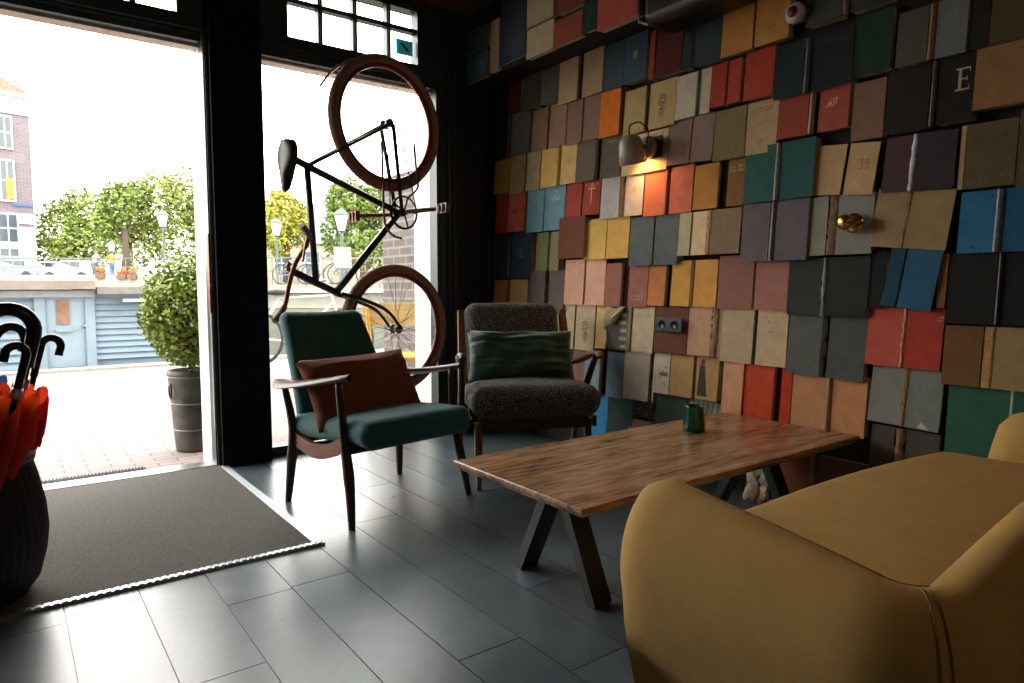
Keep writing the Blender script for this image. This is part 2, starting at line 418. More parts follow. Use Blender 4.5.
# ---------------------------------------------------------------- street outside
M_pave = brick_mat('988884', '887874', '6e625e', .21, .07, .006, .85, .3, 'XY', .35)
struct(MB().box(-14, 14, FO - .25, 9.4, -.3, -.025).build('ground', M_pave))
struct(MB().box(-14, 14, 9.1, 9.4, -1.4, .0).build('kerb', mat('8c8880', .8, .2, 5, .3, 40)))
struct(MB().box(-60, 60, 9.4, 60, -1.3, -1.2).build('water', mat('4c5a55', .12, .2, 2, .2, 8)))
struct(MB().box(-90, 120, 46, 110, -1.3, 1.25).build('road', mat('77716a', .9, .15, 1)))
struct(MB().box(LX - .3, WX + .3, BY - .3, FY + .13, CZ + .12, 12).build('wall_upper', mat('5a4a44', .9)))

# ---------------------------------------------------------------- light
wd = bpy.data.worlds.new('sky'); SC.world = wd; wd.use_nodes = True
nt = wd.node_tree; N = nt.nodes; L = nt.links; bg = N['Background']
tc = N.new('ShaderNodeTexCoord'); sp = N.new('ShaderNodeSeparateXYZ'); L.new(tc.outputs['Generated'], sp.inputs[0])
rp = N.new('ShaderNodeValToRGB'); rp.color_ramp.elements[0].position = .0; rp.color_ramp.elements[1].position = .9
rp.color_ramp.elements[0].color = (1.0, .955, .88, 1); rp.color_ramp.elements[1].color = (.97, .95, .92, 1)
L.new(sp.outputs['Z'], rp.inputs['Fac']); L.new(rp.outputs[0], bg.inputs['Color']); bg.inputs['Strength'].default_value = SKY

def warm_light(p, e, r, c=(1, .78, .55)):
    l = bpy.data.lights.new('fill_light', 'POINT'); l.energy = e; l.color = c; l.shadow_soft_size = r
    o = bpy.data.objects.new('fill_light', l); COL.objects.link(o); o.location = p
warm_light((1.3, -1.3, 2.2), 9, .12); warm_light((-.9, -1.2, 2.2), 5, .12)  # added warm fill behind the camera, unseen, no fixtures
# ================================================================ BOOK WALL
BXP = 2.622
_brnd = random.Random(11)
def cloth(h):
    k = (1.24, 1.13, .98)      # warm, brightening gain on all bindings, offsets the bluish bounce light
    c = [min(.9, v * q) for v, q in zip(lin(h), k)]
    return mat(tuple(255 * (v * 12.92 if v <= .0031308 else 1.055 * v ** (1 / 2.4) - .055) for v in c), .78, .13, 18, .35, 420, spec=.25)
M_pages = mat('b9a888', .9, .25, 90, .3, 300, stretch=(60, 1, 1))
def strokes(quad, u0, v0, u1, v1, n, seed, th=.0011, fill=.75):
    """rows of small letter-like bars inside a rectangle of a cover"""
    rnd = random.Random(seed); b = MB(); A, B, C, D, nrm = quad
    def P(u, v): return lerp(lerp(A, B, u), lerp(D, C, u), v) + nrm * .0006
    wid = (B - A).length; hei = (D - A).length
    for i in range(n):
        vc = lerp(v0, v1, (i + .5) / n); lh = (v1 - v0) / n * .6; ind = rnd.uniform(0, .18) * (u1 - u0) if n > 1 else 0
        u = u0 + ind
        while u < u1 - ind:
            cw = rnd.uniform(.35, .8) * lh * hei / wid
            if rnd.random() < fill:
                k = rnd.choice((0, 1, 2, 3)); t = th / wid; tv = th / hei
                bars = [(u, vc - lh / 2, u + t, vc + lh / 2)]
                if k in (1, 3): bars.append((u + cw - t, vc - lh / 2, u + cw, vc + lh / 2))
                if k in (1, 2): bars.append((u, vc - tv / 2, u + cw, vc + tv / 2))
                if k in (2, 3): bars.append((u, vc + lh / 2 - tv, u + cw, vc + lh / 2))
                for a, c, d, e in bars: b.add([P(a, c), P(d, c), P(d, e), P(a, e)], [(0, 1, 2, 3)])
            u += cw * 1.45
    return b
def rosette(quad, u, v, s, seed):
    rnd = random.Random(seed); b = MB(); A, B, C, D, nrm = quad
    ex = (B - A).normalized(); ez = (A - D).normalized(); c = lerp(lerp(A, B, u), lerp(D, C, u), v) + nrm * .0007
    n = 18
    for r0, r1 in ((.42, .5), (.18, .24)):
        pr = []
        for i in range(n):
            q = 2 * PI * i / n; k = 1 + .12 * math.sin(q * 5 + seed)
            pr += [c + (ex * math.cos(q) + ez * math.sin(q) * 1.25) * s * r0 * k, c + (ex * math.cos(q) + ez * math.sin(q) * 1.25) * s * r1 * k]
        b.add(pr, [(2 * i, 2 * i + 1, (2 * i + 3) % (2 * n), (2 * i + 2) % (2 * n)) for i in range(n)])
    for i in range(7):
        q = 2 * PI * i / 7 + seed; d = ex * math.cos(q) + ez * math.sin(q) * 1.25; p = d.cross(nrm) * .05 * s
        b.add([c + d * s * .2 - p, c + d * s * .46, c + d * s * .2 + p], [(0, 1, 2)])
    for i in range(4):
        x = (i - 1.5) * .22 * s; o = c + ex * x - ez * s * .85
        b.add([o - ex * s * .06 - ez * s * .05, o + ex * s * .06 - ez * s * .05, o + ex * s * .06 + ez * s * .05, o - ex * s * .06 + ez * s * .05], [(0, 1, 2, 3)])
    return b
def poly(quad, rects):
    b = MB(); A, B, C, D, nrm = quad
    P = lambda u, v: lerp(lerp(A, B, u), lerp(D, C, u), v) + nrm * .0007
    for r in rects: b.add([P(*q) for q in r], [tuple(range(len(r)))])
    return b
def rect(u0, v0, u1, v1): return ((u0, v0), (u1, v0), (u1, v1), (u0, v1))
BOOKS = {}
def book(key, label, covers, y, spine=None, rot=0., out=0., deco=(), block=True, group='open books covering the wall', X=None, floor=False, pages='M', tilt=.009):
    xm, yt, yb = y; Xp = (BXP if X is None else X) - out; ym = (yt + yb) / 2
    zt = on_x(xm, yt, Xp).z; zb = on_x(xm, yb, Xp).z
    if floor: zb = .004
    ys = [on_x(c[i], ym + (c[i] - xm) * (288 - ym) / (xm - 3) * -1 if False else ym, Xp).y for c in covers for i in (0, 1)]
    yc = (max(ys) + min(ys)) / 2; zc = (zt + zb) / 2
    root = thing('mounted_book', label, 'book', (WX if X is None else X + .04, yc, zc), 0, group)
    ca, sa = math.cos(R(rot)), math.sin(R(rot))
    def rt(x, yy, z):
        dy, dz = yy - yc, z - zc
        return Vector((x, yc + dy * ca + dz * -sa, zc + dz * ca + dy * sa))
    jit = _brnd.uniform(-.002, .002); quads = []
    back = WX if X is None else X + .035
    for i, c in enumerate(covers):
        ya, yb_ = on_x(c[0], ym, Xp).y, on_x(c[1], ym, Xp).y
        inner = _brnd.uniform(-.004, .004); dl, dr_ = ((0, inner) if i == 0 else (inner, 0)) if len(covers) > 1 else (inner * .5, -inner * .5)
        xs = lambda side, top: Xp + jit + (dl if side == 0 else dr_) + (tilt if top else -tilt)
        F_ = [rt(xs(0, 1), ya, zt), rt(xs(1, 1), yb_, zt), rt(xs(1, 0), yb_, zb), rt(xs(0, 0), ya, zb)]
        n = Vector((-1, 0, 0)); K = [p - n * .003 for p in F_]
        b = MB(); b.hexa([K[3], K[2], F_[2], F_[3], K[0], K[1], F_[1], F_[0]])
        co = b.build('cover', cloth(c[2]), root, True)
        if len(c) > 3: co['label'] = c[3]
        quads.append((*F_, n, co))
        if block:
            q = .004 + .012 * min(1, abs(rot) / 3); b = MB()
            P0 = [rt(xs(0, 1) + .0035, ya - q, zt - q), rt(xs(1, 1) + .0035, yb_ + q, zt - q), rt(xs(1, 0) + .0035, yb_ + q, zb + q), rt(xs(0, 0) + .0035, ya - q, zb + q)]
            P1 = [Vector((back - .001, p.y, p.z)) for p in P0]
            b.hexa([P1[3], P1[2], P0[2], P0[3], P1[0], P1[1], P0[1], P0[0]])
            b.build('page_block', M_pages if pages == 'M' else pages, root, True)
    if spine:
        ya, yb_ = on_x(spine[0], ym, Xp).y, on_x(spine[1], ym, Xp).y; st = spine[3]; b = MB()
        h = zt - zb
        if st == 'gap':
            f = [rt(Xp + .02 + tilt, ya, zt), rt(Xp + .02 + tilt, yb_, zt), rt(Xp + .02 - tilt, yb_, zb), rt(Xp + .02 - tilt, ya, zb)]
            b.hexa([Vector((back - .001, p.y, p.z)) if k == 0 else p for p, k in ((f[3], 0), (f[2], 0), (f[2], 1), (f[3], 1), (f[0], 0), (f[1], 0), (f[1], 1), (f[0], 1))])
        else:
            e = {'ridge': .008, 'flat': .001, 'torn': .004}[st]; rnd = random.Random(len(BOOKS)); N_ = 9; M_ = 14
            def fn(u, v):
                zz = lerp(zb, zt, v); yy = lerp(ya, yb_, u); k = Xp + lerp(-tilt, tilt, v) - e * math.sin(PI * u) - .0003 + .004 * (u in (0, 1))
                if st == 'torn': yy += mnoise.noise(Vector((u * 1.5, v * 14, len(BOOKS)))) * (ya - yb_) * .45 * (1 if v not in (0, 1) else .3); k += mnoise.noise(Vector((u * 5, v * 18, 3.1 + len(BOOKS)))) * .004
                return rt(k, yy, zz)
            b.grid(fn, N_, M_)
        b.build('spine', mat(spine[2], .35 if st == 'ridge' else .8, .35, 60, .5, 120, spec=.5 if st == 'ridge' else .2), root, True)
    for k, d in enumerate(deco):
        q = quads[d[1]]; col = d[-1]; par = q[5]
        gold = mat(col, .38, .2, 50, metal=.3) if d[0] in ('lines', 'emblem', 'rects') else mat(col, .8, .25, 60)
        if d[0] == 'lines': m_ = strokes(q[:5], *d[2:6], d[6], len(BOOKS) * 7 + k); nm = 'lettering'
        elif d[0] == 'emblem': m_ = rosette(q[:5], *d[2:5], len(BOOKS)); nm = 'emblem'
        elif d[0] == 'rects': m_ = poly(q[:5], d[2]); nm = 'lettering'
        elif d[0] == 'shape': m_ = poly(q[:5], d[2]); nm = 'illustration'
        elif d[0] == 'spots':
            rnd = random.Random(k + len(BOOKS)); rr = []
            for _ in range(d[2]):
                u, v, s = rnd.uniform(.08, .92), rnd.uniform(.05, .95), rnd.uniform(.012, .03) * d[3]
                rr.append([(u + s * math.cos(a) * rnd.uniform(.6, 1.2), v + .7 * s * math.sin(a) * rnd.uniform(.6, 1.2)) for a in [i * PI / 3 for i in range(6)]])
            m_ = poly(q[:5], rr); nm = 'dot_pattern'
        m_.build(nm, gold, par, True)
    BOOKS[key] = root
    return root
G = 'c9a65c'; INK = '3a332c'
# ---- top row, just below the bulkhead and on to the corner of the picture
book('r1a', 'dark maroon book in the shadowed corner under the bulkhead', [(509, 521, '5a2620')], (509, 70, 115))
book('r1b', 'slate grey open book under the bulkhead beside the dark maroon book', [(523, 539, '56544f'), (541, 558, '5f5f5a')], (523, 68, 112), (539, 541, '171615', 'gap'))
book('r1c', 'pale tan open book with dark spine, directly under the bulkhead', [(559, 578, 'b39a7c'), (583, 603, 'ab9376')], (559, 60, 106), (578, 583, '4a3528', 'gap'))
book('r1d', 'navy blue open book with a gold crest above the bright orange book', [(604, 623.5, '3a4c5a'), (625, 647, '3e5464')], (604, 46, 92), (623.5, 625, '22384a', 'flat'), deco=[('emblem', 1, .48, .42, .026, 'd8c9a0')])
book('r1e', 'deep maroon book with a red fore strip beside the crested navy book', [(650, 655, '9a3a30'), (656, 682, '55201d')], (650, 32, 81), deco=())
book('r1f', 'dark petrol blue open book between the maroon and mustard books up high', [(683, 692, '262f34'), (694, 721, '31434c')], (683, 22, 71.5), (692, 694, '10151a', 'gap'))
book('r1g', 'mustard orange open book below the ceiling beside the round white fitting', [(722, 753, 'b98748'), (755.5, 789, 'b98a4c')], (722, 4, 58.5), (753, 755.5, '5b3b1c', 'gap'), deco=[('lines', 1, .25, .12, .75, .2, 2, '7b5525'), ('lines', 1, .4, .68, .6, .75, 1, '7b5525')])
book('r1h', 'dark green grey open book with tan spine just past the round white fitting', [(808, 844, '3f4a46'), (852, 893, '35403f')], (808, -22, 28), (844, 850, '8a6a4c', 'ridge'))
book('r1i', 'single dark bottle green book above the pale mauve brown book', [(854.5, 892, '1f3a33')], (854.5, 17, 78), (893, 896, '15201d', 'gap'))
book('r1j', 'grey open book with a gold flourish and tan spine, high near the corner', [(897, 928, '4e4d49'), (936, 967, '66707a')], (897, 14, 69), (928, 935, '8b6242', 'ridge'), deco=[('lines', 1, .35, .2, .62, .32, 2, 'd09a5c'), ])
book('r1k', 'dark olive open book in the topmost row at the far end', [(972, 989, '23261f'), (991, 1027, '4a472c')], (972, -8, 51))
# ---- second row
book('r2a', 'blue grey book coloured dark for the corner shade, brown edge by the pipe', [(496, 507, '252c31'), (508, 511, '5d4636')], (496, 118, 161))  # dark cover colour holds the shade of the corner
book('r2b', 'blue grey book with a gold ornament beside the brown books', [(512, 529, '6e7476')], (512, 115, 157), (529, 531.5, '2b2019', 'gap'), deco=[('emblem', 0, .5, .34, .02, G)])
book('r2c', 'brown open book with gold title beside the blue grey ornamented book', [(532, 546.6, '957260'), (549, 566, '967665')], (532, 111, 153), (546.6, 549, '2a1a14', 'gap'), deco=[('lines', 1, .2, .2, .85, .42, 3, G)])
book('r2d', 'mauve brown open book touching the bright orange book', [(567, 582, '886b62'), (584, 600, '8a6e66')], (567, 103, 146), (582, 584, '2a1a16', 'gap'))
book('r2e', 'bright orange book, the only plain vivid orange one', [(600.5, 619.5, 'd9771f')], (600.5, 93, 139), (619.5, 623, '8a4415', 'gap'), out=.012)
book('r2f', 'olive yellow open book with a dark ornate motif above the wall lamp', [(624, 645, 'b3a070'), (649, 675, 'b5a274')], (624, 92, 136.5), (645.5, 648.5, '6a5b38', 'gap'), deco=[('emblem', 1, .5, .42, .05, '4a4228'), ('emblem', 1, .5, .66, .03, '4a4228')])
book('r2g', 'off white open book with green spine above the mauve book', [(676, 696, 'c4bcb0'), (699.5, 710.5, 'bdb5a6')], (676, 77, 121), (696, 699.5, '65786a', 'ridge'))
book('r2h', 'crimson open book with three panels above the olive and cream pair', [(711, 726.5, '9c382e'), (727.5, 741, 'a83e32'), ], (711, 66, 109), (741, 744, '5a1814', 'gap'))
book('r2hb', 'bright red book squeezed between the crimson pair and the black book', [(744.5, 774, 'a53e2e')], (744.5, 54, 102))
book('r2i', 'large blue black open book below the round white fitting', [(775, 804, '1c2a33'), (812, 852.5, '1d2524')], (775, 48, 101), (804, 810, '48545a', 'ridge'), out=.008, deco=[('lines', 1, .15, .12, .85, .22, 2, '4a5048')])
# ---- third row
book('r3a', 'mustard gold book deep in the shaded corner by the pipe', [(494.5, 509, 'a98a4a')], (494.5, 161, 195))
book('r3b', 'khaki open book with a round emblem beside the mustard gold corner book', [(510, 525, 'a3966f'), (526, 540, 'a79a7c')], (510, 157, 195), deco=[('emblem', 1, .5, .42, .018, '5d5440')])
book('r3c', 'straw yellow open book with dark handwriting on one cover', [(541, 557.5, 'cfae66'), (561, 576, 'd0b276')], (541, 150, 189), (557.5, 560.5, '8c6a34', 'flat'), deco=[('lines', 1, .1, .28, .6, .5, 3, '6b4c28'), ('lines', 1, .6, .8, .95, .95, 2, '6b4c28')])
book('r3d', 'charcoal brown open book with gold title under the orange book', [(576.5, 596, '655d51'), (601, 621.5, '5c544b')], (576.5, 140, 183.5), (596, 600.5, '221d1a', 'gap'), deco=[('lines', 1, .2, .12, .75, .25, 2, G)])
book('r3e', 'pale cream printed book partly hidden by the wall lamp', [(622.5, 644.5, 'cdb98c'), (645.5, 667.5, 'd2bd92')], (622.5, 138, 177), deco=[('lines', 1, .1, .06, .9, .2, 2, '6c6558')])
book('r3f', 'mauve taupe open book leaning just past the lamp arm', [(668.5, 690.5, '84706a'), (692.5, 713.5, '8b7771')], (668.5, 122, 167), (690.5, 692.5, '33241d', 'gap'), rot=2.)
book('r3g', 'olive brown and cream open book with printed title between mauve and maroon', [(714, 745.5, '7c7050'), (746.5, 777, 'b09c7c')], (714, 112, 162), deco=[('lines', 1, .12, .1, .85, .22, 2, '5c4a38'), ('lines', 1, .4, .42, .6, .46, 1, '5c4a38'), ('emblem', 1, .5, .76, .012, '5c4a38')])
book('r3h', 'brick maroon open book with tan spine and gold monogram', [(778, 808.5, '8e4238'), (818.5, 849, '9d4d45')], (778, 98, 140.5), (808.5, 814.5, 'a07f5f', 'ridge'),
     deco=[('rects', 1, [rect(.30, .33, .335, .47), rect(.38, .33, .415, .47), rect(.335, .38, .38, .405), rect(.36, .28, .44, .30), rect(.47, .29, .50, .46), rect(.45, .44, .49, .465), rect(.54, .26, .575, .43), rect(.575, .31, .63, .335), rect(.22, .43, .25, .46), rect(.245, .47, .275, .49)], 'e0b878')])
book('r3i', 'pale mauve brown book between the maroon monogram book and the black one', [(852.5, 884, '80645a')], (852.5, 84, 142))
book('r3j', 'large black open book carrying a big gold letter E', [(886.5, 929, '23221f'), (937, 974, '201f1d')], (886.5, 72, 135), (930, 935.5, '5f4c36', 'ridge'),
     deco=[('rects', 1, [rect(.55, .22, .63, .52), rect(.47, .20, .85, .225), rect(.47, .51, .85, .535), rect(.63, .355, .78, .375), rect(.83, .20, .85, .27), rect(.83, .46, .85, .535), rect(.765, .33, .785, .40)], 'c8b088')])
book('r3k', 'plain tan brown book beside the big letter E book', [(974.5, 1026, '866746')], (974.5, 48, 111), out=.01)
# ---- fourth row
book('r4a', 'coral red open book with a small black mark near the corner', [(496, 507, 'a8453c'), (509, 525.5, 'c86a58')], (496, 194.5, 234), (507, 509, '4a1a14', 'gap'), deco=[('rects', 1, [rect(.3, .42, .36, .5), rect(.3, .5, .5, .53), rect(.48, .44, .53, .5)], '1d1512')])
book('r4b', 'sky blue open book with white lettering', [(527, 543.5, '6f9fb9'), (545, 565, '6c9ab4')], (527, 189, 233), (543.5, 545, '35505e', 'gap'), deco=[('lines', 1, .3, .12, .6, .2, 1, 'e6ecee'), ('lines', 1, .3, .24, .75, .36, 2, 'e6ecee')])
book('r4c', 'brick red open book with a gold cross beside the sky blue book', [(566, 582, '9b3d30'), (583.5, 600, '9c3a2c')], (566, 184, 218), (582, 583.5, '40140f', 'gap'), deco=[('rects', 1, [rect(.475, .1, .51, .7), rect(.27, .25, .72, .275), rect(.16, .12, .2, .155), rect(.79, .12, .83, .155), rect(.38, .17, .42, .2), rect(.58, .17, .62, .2)], 'b98a4c')])
book('r4d', 'lavender white open book with torn brown spine and faint sketch', [(601, 619.5, 'b4b6c0'), (625, 643, 'c6bcb2')], (601, 178.5, 219.5), (619.5, 624.5, '8a6a50', 'torn'), deco=[('emblem', 1, .5, .38, .02, '8a8494')])
book('r4e', 'coral orange open book glowing right under the wall lamp', [(644.5, 664.5, 'c8714f'), (669.5, 692.5, 'b5665a')], (644.5, 172, 217), (664.5, 668.5, 'a84a30', 'ridge'))
book('r4f', 'ochre open book with dark half and gold script beside the teal book', [(694, 718, 'b0823f'), (727, 745, '7a5a32')], (694, 166, 210.5), (718, 726.5, '1f1810', 'gap'), deco=[('lines', 1, .1, .12, .9, .28, 2, 'c8b28a')])
book('r4g', 'teal open book with a worn silvery spine', [(745, 774.5, '2b5a5c'), (780, 814, '29575a')], (745, 149, 204), (774.5, 779, '9aa5a0', 'ridge'), out=.012)
book('r4h', 'sand coloured open book leaning, with red printed title', [(815, 843.5, 'b8a07a'), (847, 876, 'bfa67e')], (815, 149, 198), (843.5, 847, '806040', 'gap'), rot=5, deco=[('lines', 1, .3, .3, .75, .52, 4, '8a4a30')])
book('r4i', 'dark purple open book with a torn white spine', [(884, 910, '4f3b45'), (916, 955, '38303a')], (884, 139, 194), (910, 915.5, 'd8d4e0', 'torn'), rot=2)
book('r4j', 'dark olive patterned book showing a pale page edge', [(959.5, 964, 'b5a580'), (965, 1016, '57503a')], (959.5, 126, 190), deco=[('spots', 1, 60, 1.0, '463f2c')])
book('r4k', 'dark drab book at the far end beside the olive patterned book', [(1018.5, 1032, '544c3a')], (1018.5, 110, 188))
# ---- fifth row
book('r5a', 'midnight blue open book with white writing near the corner', [(493.5, 507.5, '2a3f4d'), (512, 530.5, '2c4a5b')], (493.5, 235, 279), (507.5, 511.5, '13191d', 'gap'), deco=[('lines', 1, .35, .34, .62, .55, 4, 'dfe4e4')])
book('r5b', 'moss green open book half covered by the plain brown book', [(536, 548, '7b8358'), (549.5, 559, '8a8a66')], (536, 233, 271), (548, 549.5, '3a3a22', 'gap'))
book('r5c', 'plain chestnut brown single book standing proud of the wall', [(558.5, 584, '6a3c26')], (558.5, 218.5, 259), out=.02)
book('r5d', 'butter yellow open book with a thin ruled title', [(584.5, 606, 'cfae62'), (607.5, 629, 'd0ad62')], (584.5, 220, 260), (606, 607.5, '7a5a2a', 'gap'), deco=[('lines', 1, .08, .34, .4, .42, 1, '8a6a34')])
book('r5e', 'slate blue open book with a thin cracked spine', [(630, 653, '57656d'), (654.5, 678, '59666d')], (630, 218, 266), (653, 654.5, '202528', 'gap'), out=.006, deco=[('spots', 0, 3, .6, '7c8a8f')])
book('r5f', 'sage, cream and olive book stack with torn pink spine standing proud', [(678.5, 690.5, 'aaa890'), (691, 706, 'd0bfa0'), (711, 740, '837660')], (678.5, 213.5, 256), (706, 711, 'c09078', 'torn'), out=.016)
book('r5g', 'grey violet open book with a glossy black and silver spine', [(742, 769.5, '66606a'), (776, 808, '64606a')], (742, 204.5, 262), (769.5, 775.5, '4a4a4c', 'ridge'), out=.012)
book('r5h', 'pale grey open book with wooden spine under the brass knob', [(808.5, 827.5, '858984'), (837.5, 873, '7f8482')], (808.5, 198, 256), (827.5, 837, '80694f', 'torn'))
book('r5i', 'taupe open book tilted sideways with a pale spine strip', [(873.5, 905, '8f7d60'), (908, 951, '937f61')], (873.5, 193, 250), (905, 908, 'c6b08c', 'torn'), rot=6)
book('r5j', 'vivid azure open book with worn grey spine', [(959, 993, '2b6c9c'), (1003, 1040, '205680')], (959, 192.5, 253.5), (993.5, 1002.5, '5a6a72', 'ridge'), deco=[('spots', 0, 7, 1.6, '1c3d58')])
# ---- sixth row
book('r6a', 'ochre yellow open book with orange spine just above the boucle chair', [(493.5, 506, 'b08a4e'), (510, 527, 'cdb074')], (493.5, 280, 318), (506, 510, 'a05a28', 'flat'), deco=[('lines', 1, .25, .2, .7, .5, 3, '7a5c34')])
book('r6b', 'mauve grey open book with ragged dark spine below the moss green one', [(529, 545, '6f6266'), (548, 564, '6c6064')], (529, 271, 313), (545, 548, '2c1c1a', 'torn'))
book('r6c', 'shell pink open book, palest pink on the wall', [(564.5, 583, 'd3a898'), (586, 605, 'd6a99a')], (564.5, 260, 304.5), (583, 586, 'b08676', 'gap'))
book('r6d', 'dusky rose open book with dark spine and pale printed title', [(605.5, 621, '96645a'), (628.5, 647.5, '9a6660')], (605.5, 263.5, 306), (621, 628, '4a1f1c', 'gap'), deco=[('lines', 1, .25, .72, .85, .86, 2, 'd8b8a8')])
book('r6e', 'terracotta orange single book beside the dusky rose one', [(648, 665.5, 'bd7a4a')], (648, 266, 305.5), (665.5, 671, '4a2412', 'gap'), deco=[('lines', 0, .25, .28, .75, .36, 1, '8a5230')])
book('r6f', 'golden yellow open book over the wall socket', [(671.5, 690, 'd0a055'), (694, 717, 'cf9c52')], (671.5, 261, 306), (690, 693.5, '8a5f28', 'flat'))
book('r6g', 'rosewood pink linen open book right of the golden yellow one', [(718, 752.5, '8f6660'), (755, 788, '9c706a')], (718, 256, 308.5), (752.5, 755, '4a2c28', 'gap'))
book('r6h', 'black green open book with a chipped silvery spine', [(788.5, 821.5, '343b3d'), (826.5, 868.5, '2a2f2f')], (788.5, 259, 314.5), (821.5, 826, '8d8d8a', 'torn'), out=.006)
book('r6i', 'royal blue open book tilted sideways under the taupe one', [(886, 900, '1f4866'), (902, 937, '27587e')], (886, 249, 308), (900, 902, '101c26', 'gap'), rot=7, out=.012)
book('r6ib', 'narrow black half cover beside the tilted royal blue one', [(869.5, 884.5, '16191a')], (869.5, 251, 308))  # near-black half cover filling the strip beside the blue covers
book('r6ic', 'brown leather edged book peeping out behind the tilted royal blue one', [(938, 946.5, '7a5c3c')], (938, 253, 308))
book('r6j', 'large plain black open book below the azure one', [(948, 996, '191c1c'), (1003, 1040, '161919')], (948, 254, 323), (996, 1002.5, '2a2c2a', 'ridge'))
# ---- seventh row
book('r7a', 'cream open book with an engraved dark plant picture', [(556, 574.5, 'c2b698'), (575.5, 594.5, 'c6bba0')], (556, 302, 347), deco=[('emblem', 1, .5, .5, .05, '5a5648'), ('emblem', 1, .55, .7, .035, '5a5648'), ('lines', 1, .2, .1, .8, .2, 2, '77705e')])
book('r7b', 'pale yellow single book beside the engraved plant picture', [(595.5, 606.5, 'd0bc84')], (595.5, 304, 348))
book('r7d', 'dull white open book with a grey printed title next to the socket', [(626.5, 630.5, '8c8460'), (632, 653.5, 'c4baa6')], (626.5, 306, 351), deco=[('lines', 1, .2, .14, .85, .26, 2, '6a6862'), ('lines', 1, .4, .87, .75, .91, 1, '6a6862')])
book('r7e', 'chocolate brown book carrying the black wall socket', [(654.5, 687.5, '6b4536')], (654.5, 306.5, 352))
book('r7f', 'rose beige book with torn tan spine beside the wall socket', [(688, 711, 'c09c86'), (717.5, 721, 'a8826e')], (688, 306, 354.5), (711, 717, 'a08060', 'torn'))
book('r7g', 'speckled cream open book with black handwriting', [(721.5, 753, 'b5a68e'), (757, 787.5, 'bdad94')], (721.5, 308.5, 361), (753, 756.5, '4a3c2c', 'torn'), deco=[('spots', 0, 8, .5, '6a5a48'), ('lines', 1, .1, .08, .9, .26, 2, INK), ('lines', 1, .4, .28, .6, .42, 2, INK)])
book('r7h', 'lead grey open book below the black green one, black spine', [(788, 821, '5a6062'), (828.5, 866, '4c5357')], (788, 314, 373), (821, 828, '2b2a29', 'torn'), rot=1.)
book('r7i', 'tomato red open book with torn pink spine', [(867, 901.5, 'b2544a'), (906, 942.5, 'a03c34')], (867, 307, 364), (901.5, 905.5, 'd6a08a', 'torn'), rot=1, deco=[('lines', 1, .78, .1, .98, .22, 2, 'd8b07a')])
book('r7j', 'brown and drab open book with a wide scuffed wooden spine', [(943.5, 982, '66492a'), (994, 1036, '8a7a5c')], (943.5, 325, 383.5), (982, 993.5, 'b08a58', 'flat'))
# ---- eighth row
book('r8a', 'pale blue open book beside the boucle chair arm', [(584.5, 600, '8aa0b4'), (606.5, 623, '627f92')], (584.5, 349, 392), (600, 606, '1c2830', 'gap'))
book('r8ab', 'narrow mauve book behind the boucle chair back', [(572, 584, '8a6c68')], (572, 348, 391))
book('r8b', 'silver grey and white open book with brown spine', [(623.5, 649, 'b4afa8'), (652.5, 654, 'd0c8b8')], (623.5, 351, 397.5), (649, 652, '6a4628', 'gap'))
book('r8c', 'white book with black dots, paired with a plain straw cover', [(654.3, 669.5, 'd0ccc6'), (670, 693, 'bfa06e')], (654.3, 352, 392), deco=[('spots', 0, 16, 1.1, '2c2a28'), ('shape', 0, [[(.38, .56), (.36, .44), (.5, .5), (.58, .42), (.66, .5), (.74, .42), (.8, .5), (.94, .45), (.9, .57)]], '9a6a48')])
book('r8d', 'tan printed book with a dark long-dressed silhouette', [(695.5, 718, 'b59868')], (695.5, 356, 398.5), (693, 695, '3a281c', 'gap'),
     deco=[('shape', 0, [[(.2, .08), (.34, .06), (.38, .14), (.32, .2), (.2, .18)], [(.16, .2), (.38, .2), (.46, .55), (.55, .92), (.1, .92), (.12, .5)]], '4a3a36'), ('spots', 0, 22, .6, '6a5434')])
book('r8e', 'pale peach rounded book beside the red orange cover', [(722.5, 742.5, 'd0a284')], (722.5, 359.5, 412.5), out=.008)
book('r8f', 'red orange open book rising behind the coffee table', [(743, 773.5, 'c04a30'), (781, 791, 'b83c26')], (743, 363, 417), (773.5, 780.5, '6a1c12', 'gap'))
book('r8g', 'peach tan open book at the end of the coffee table', [(791.5, 824.5, 'b98c68'), (831.5, 866, 'ba8a66')], (791.5, 370, 426), (825, 831, 'a8805c', 'ridge'))
book('r8h', 'worn grey blue open book with torn tan spine', [(870, 903, '7b8382'), (907, 942, '74807f')], (870, 364, 421), (903, 907, 'a8865c', 'torn'), rot=2, deco=[('spots', 0, 8, .8, '8c8c80'), ('spots', 1, 12, .9, '6a5244'), ('shape', 1, [[(.38, .97), (.5, .88), (.7, .96), (.68, .99)]], 'cfc0ae')])
book('r8i', 'large sea green book behind the sofa arm', [(946.5, 1008, '2d5c50'), (1012, 1034, '2c564c')], (946.5, 384, 455), (1008, 1012, 'a0c0b0', 'flat'), deco=[('spots', 0, 5, .7, '1c3c34')])
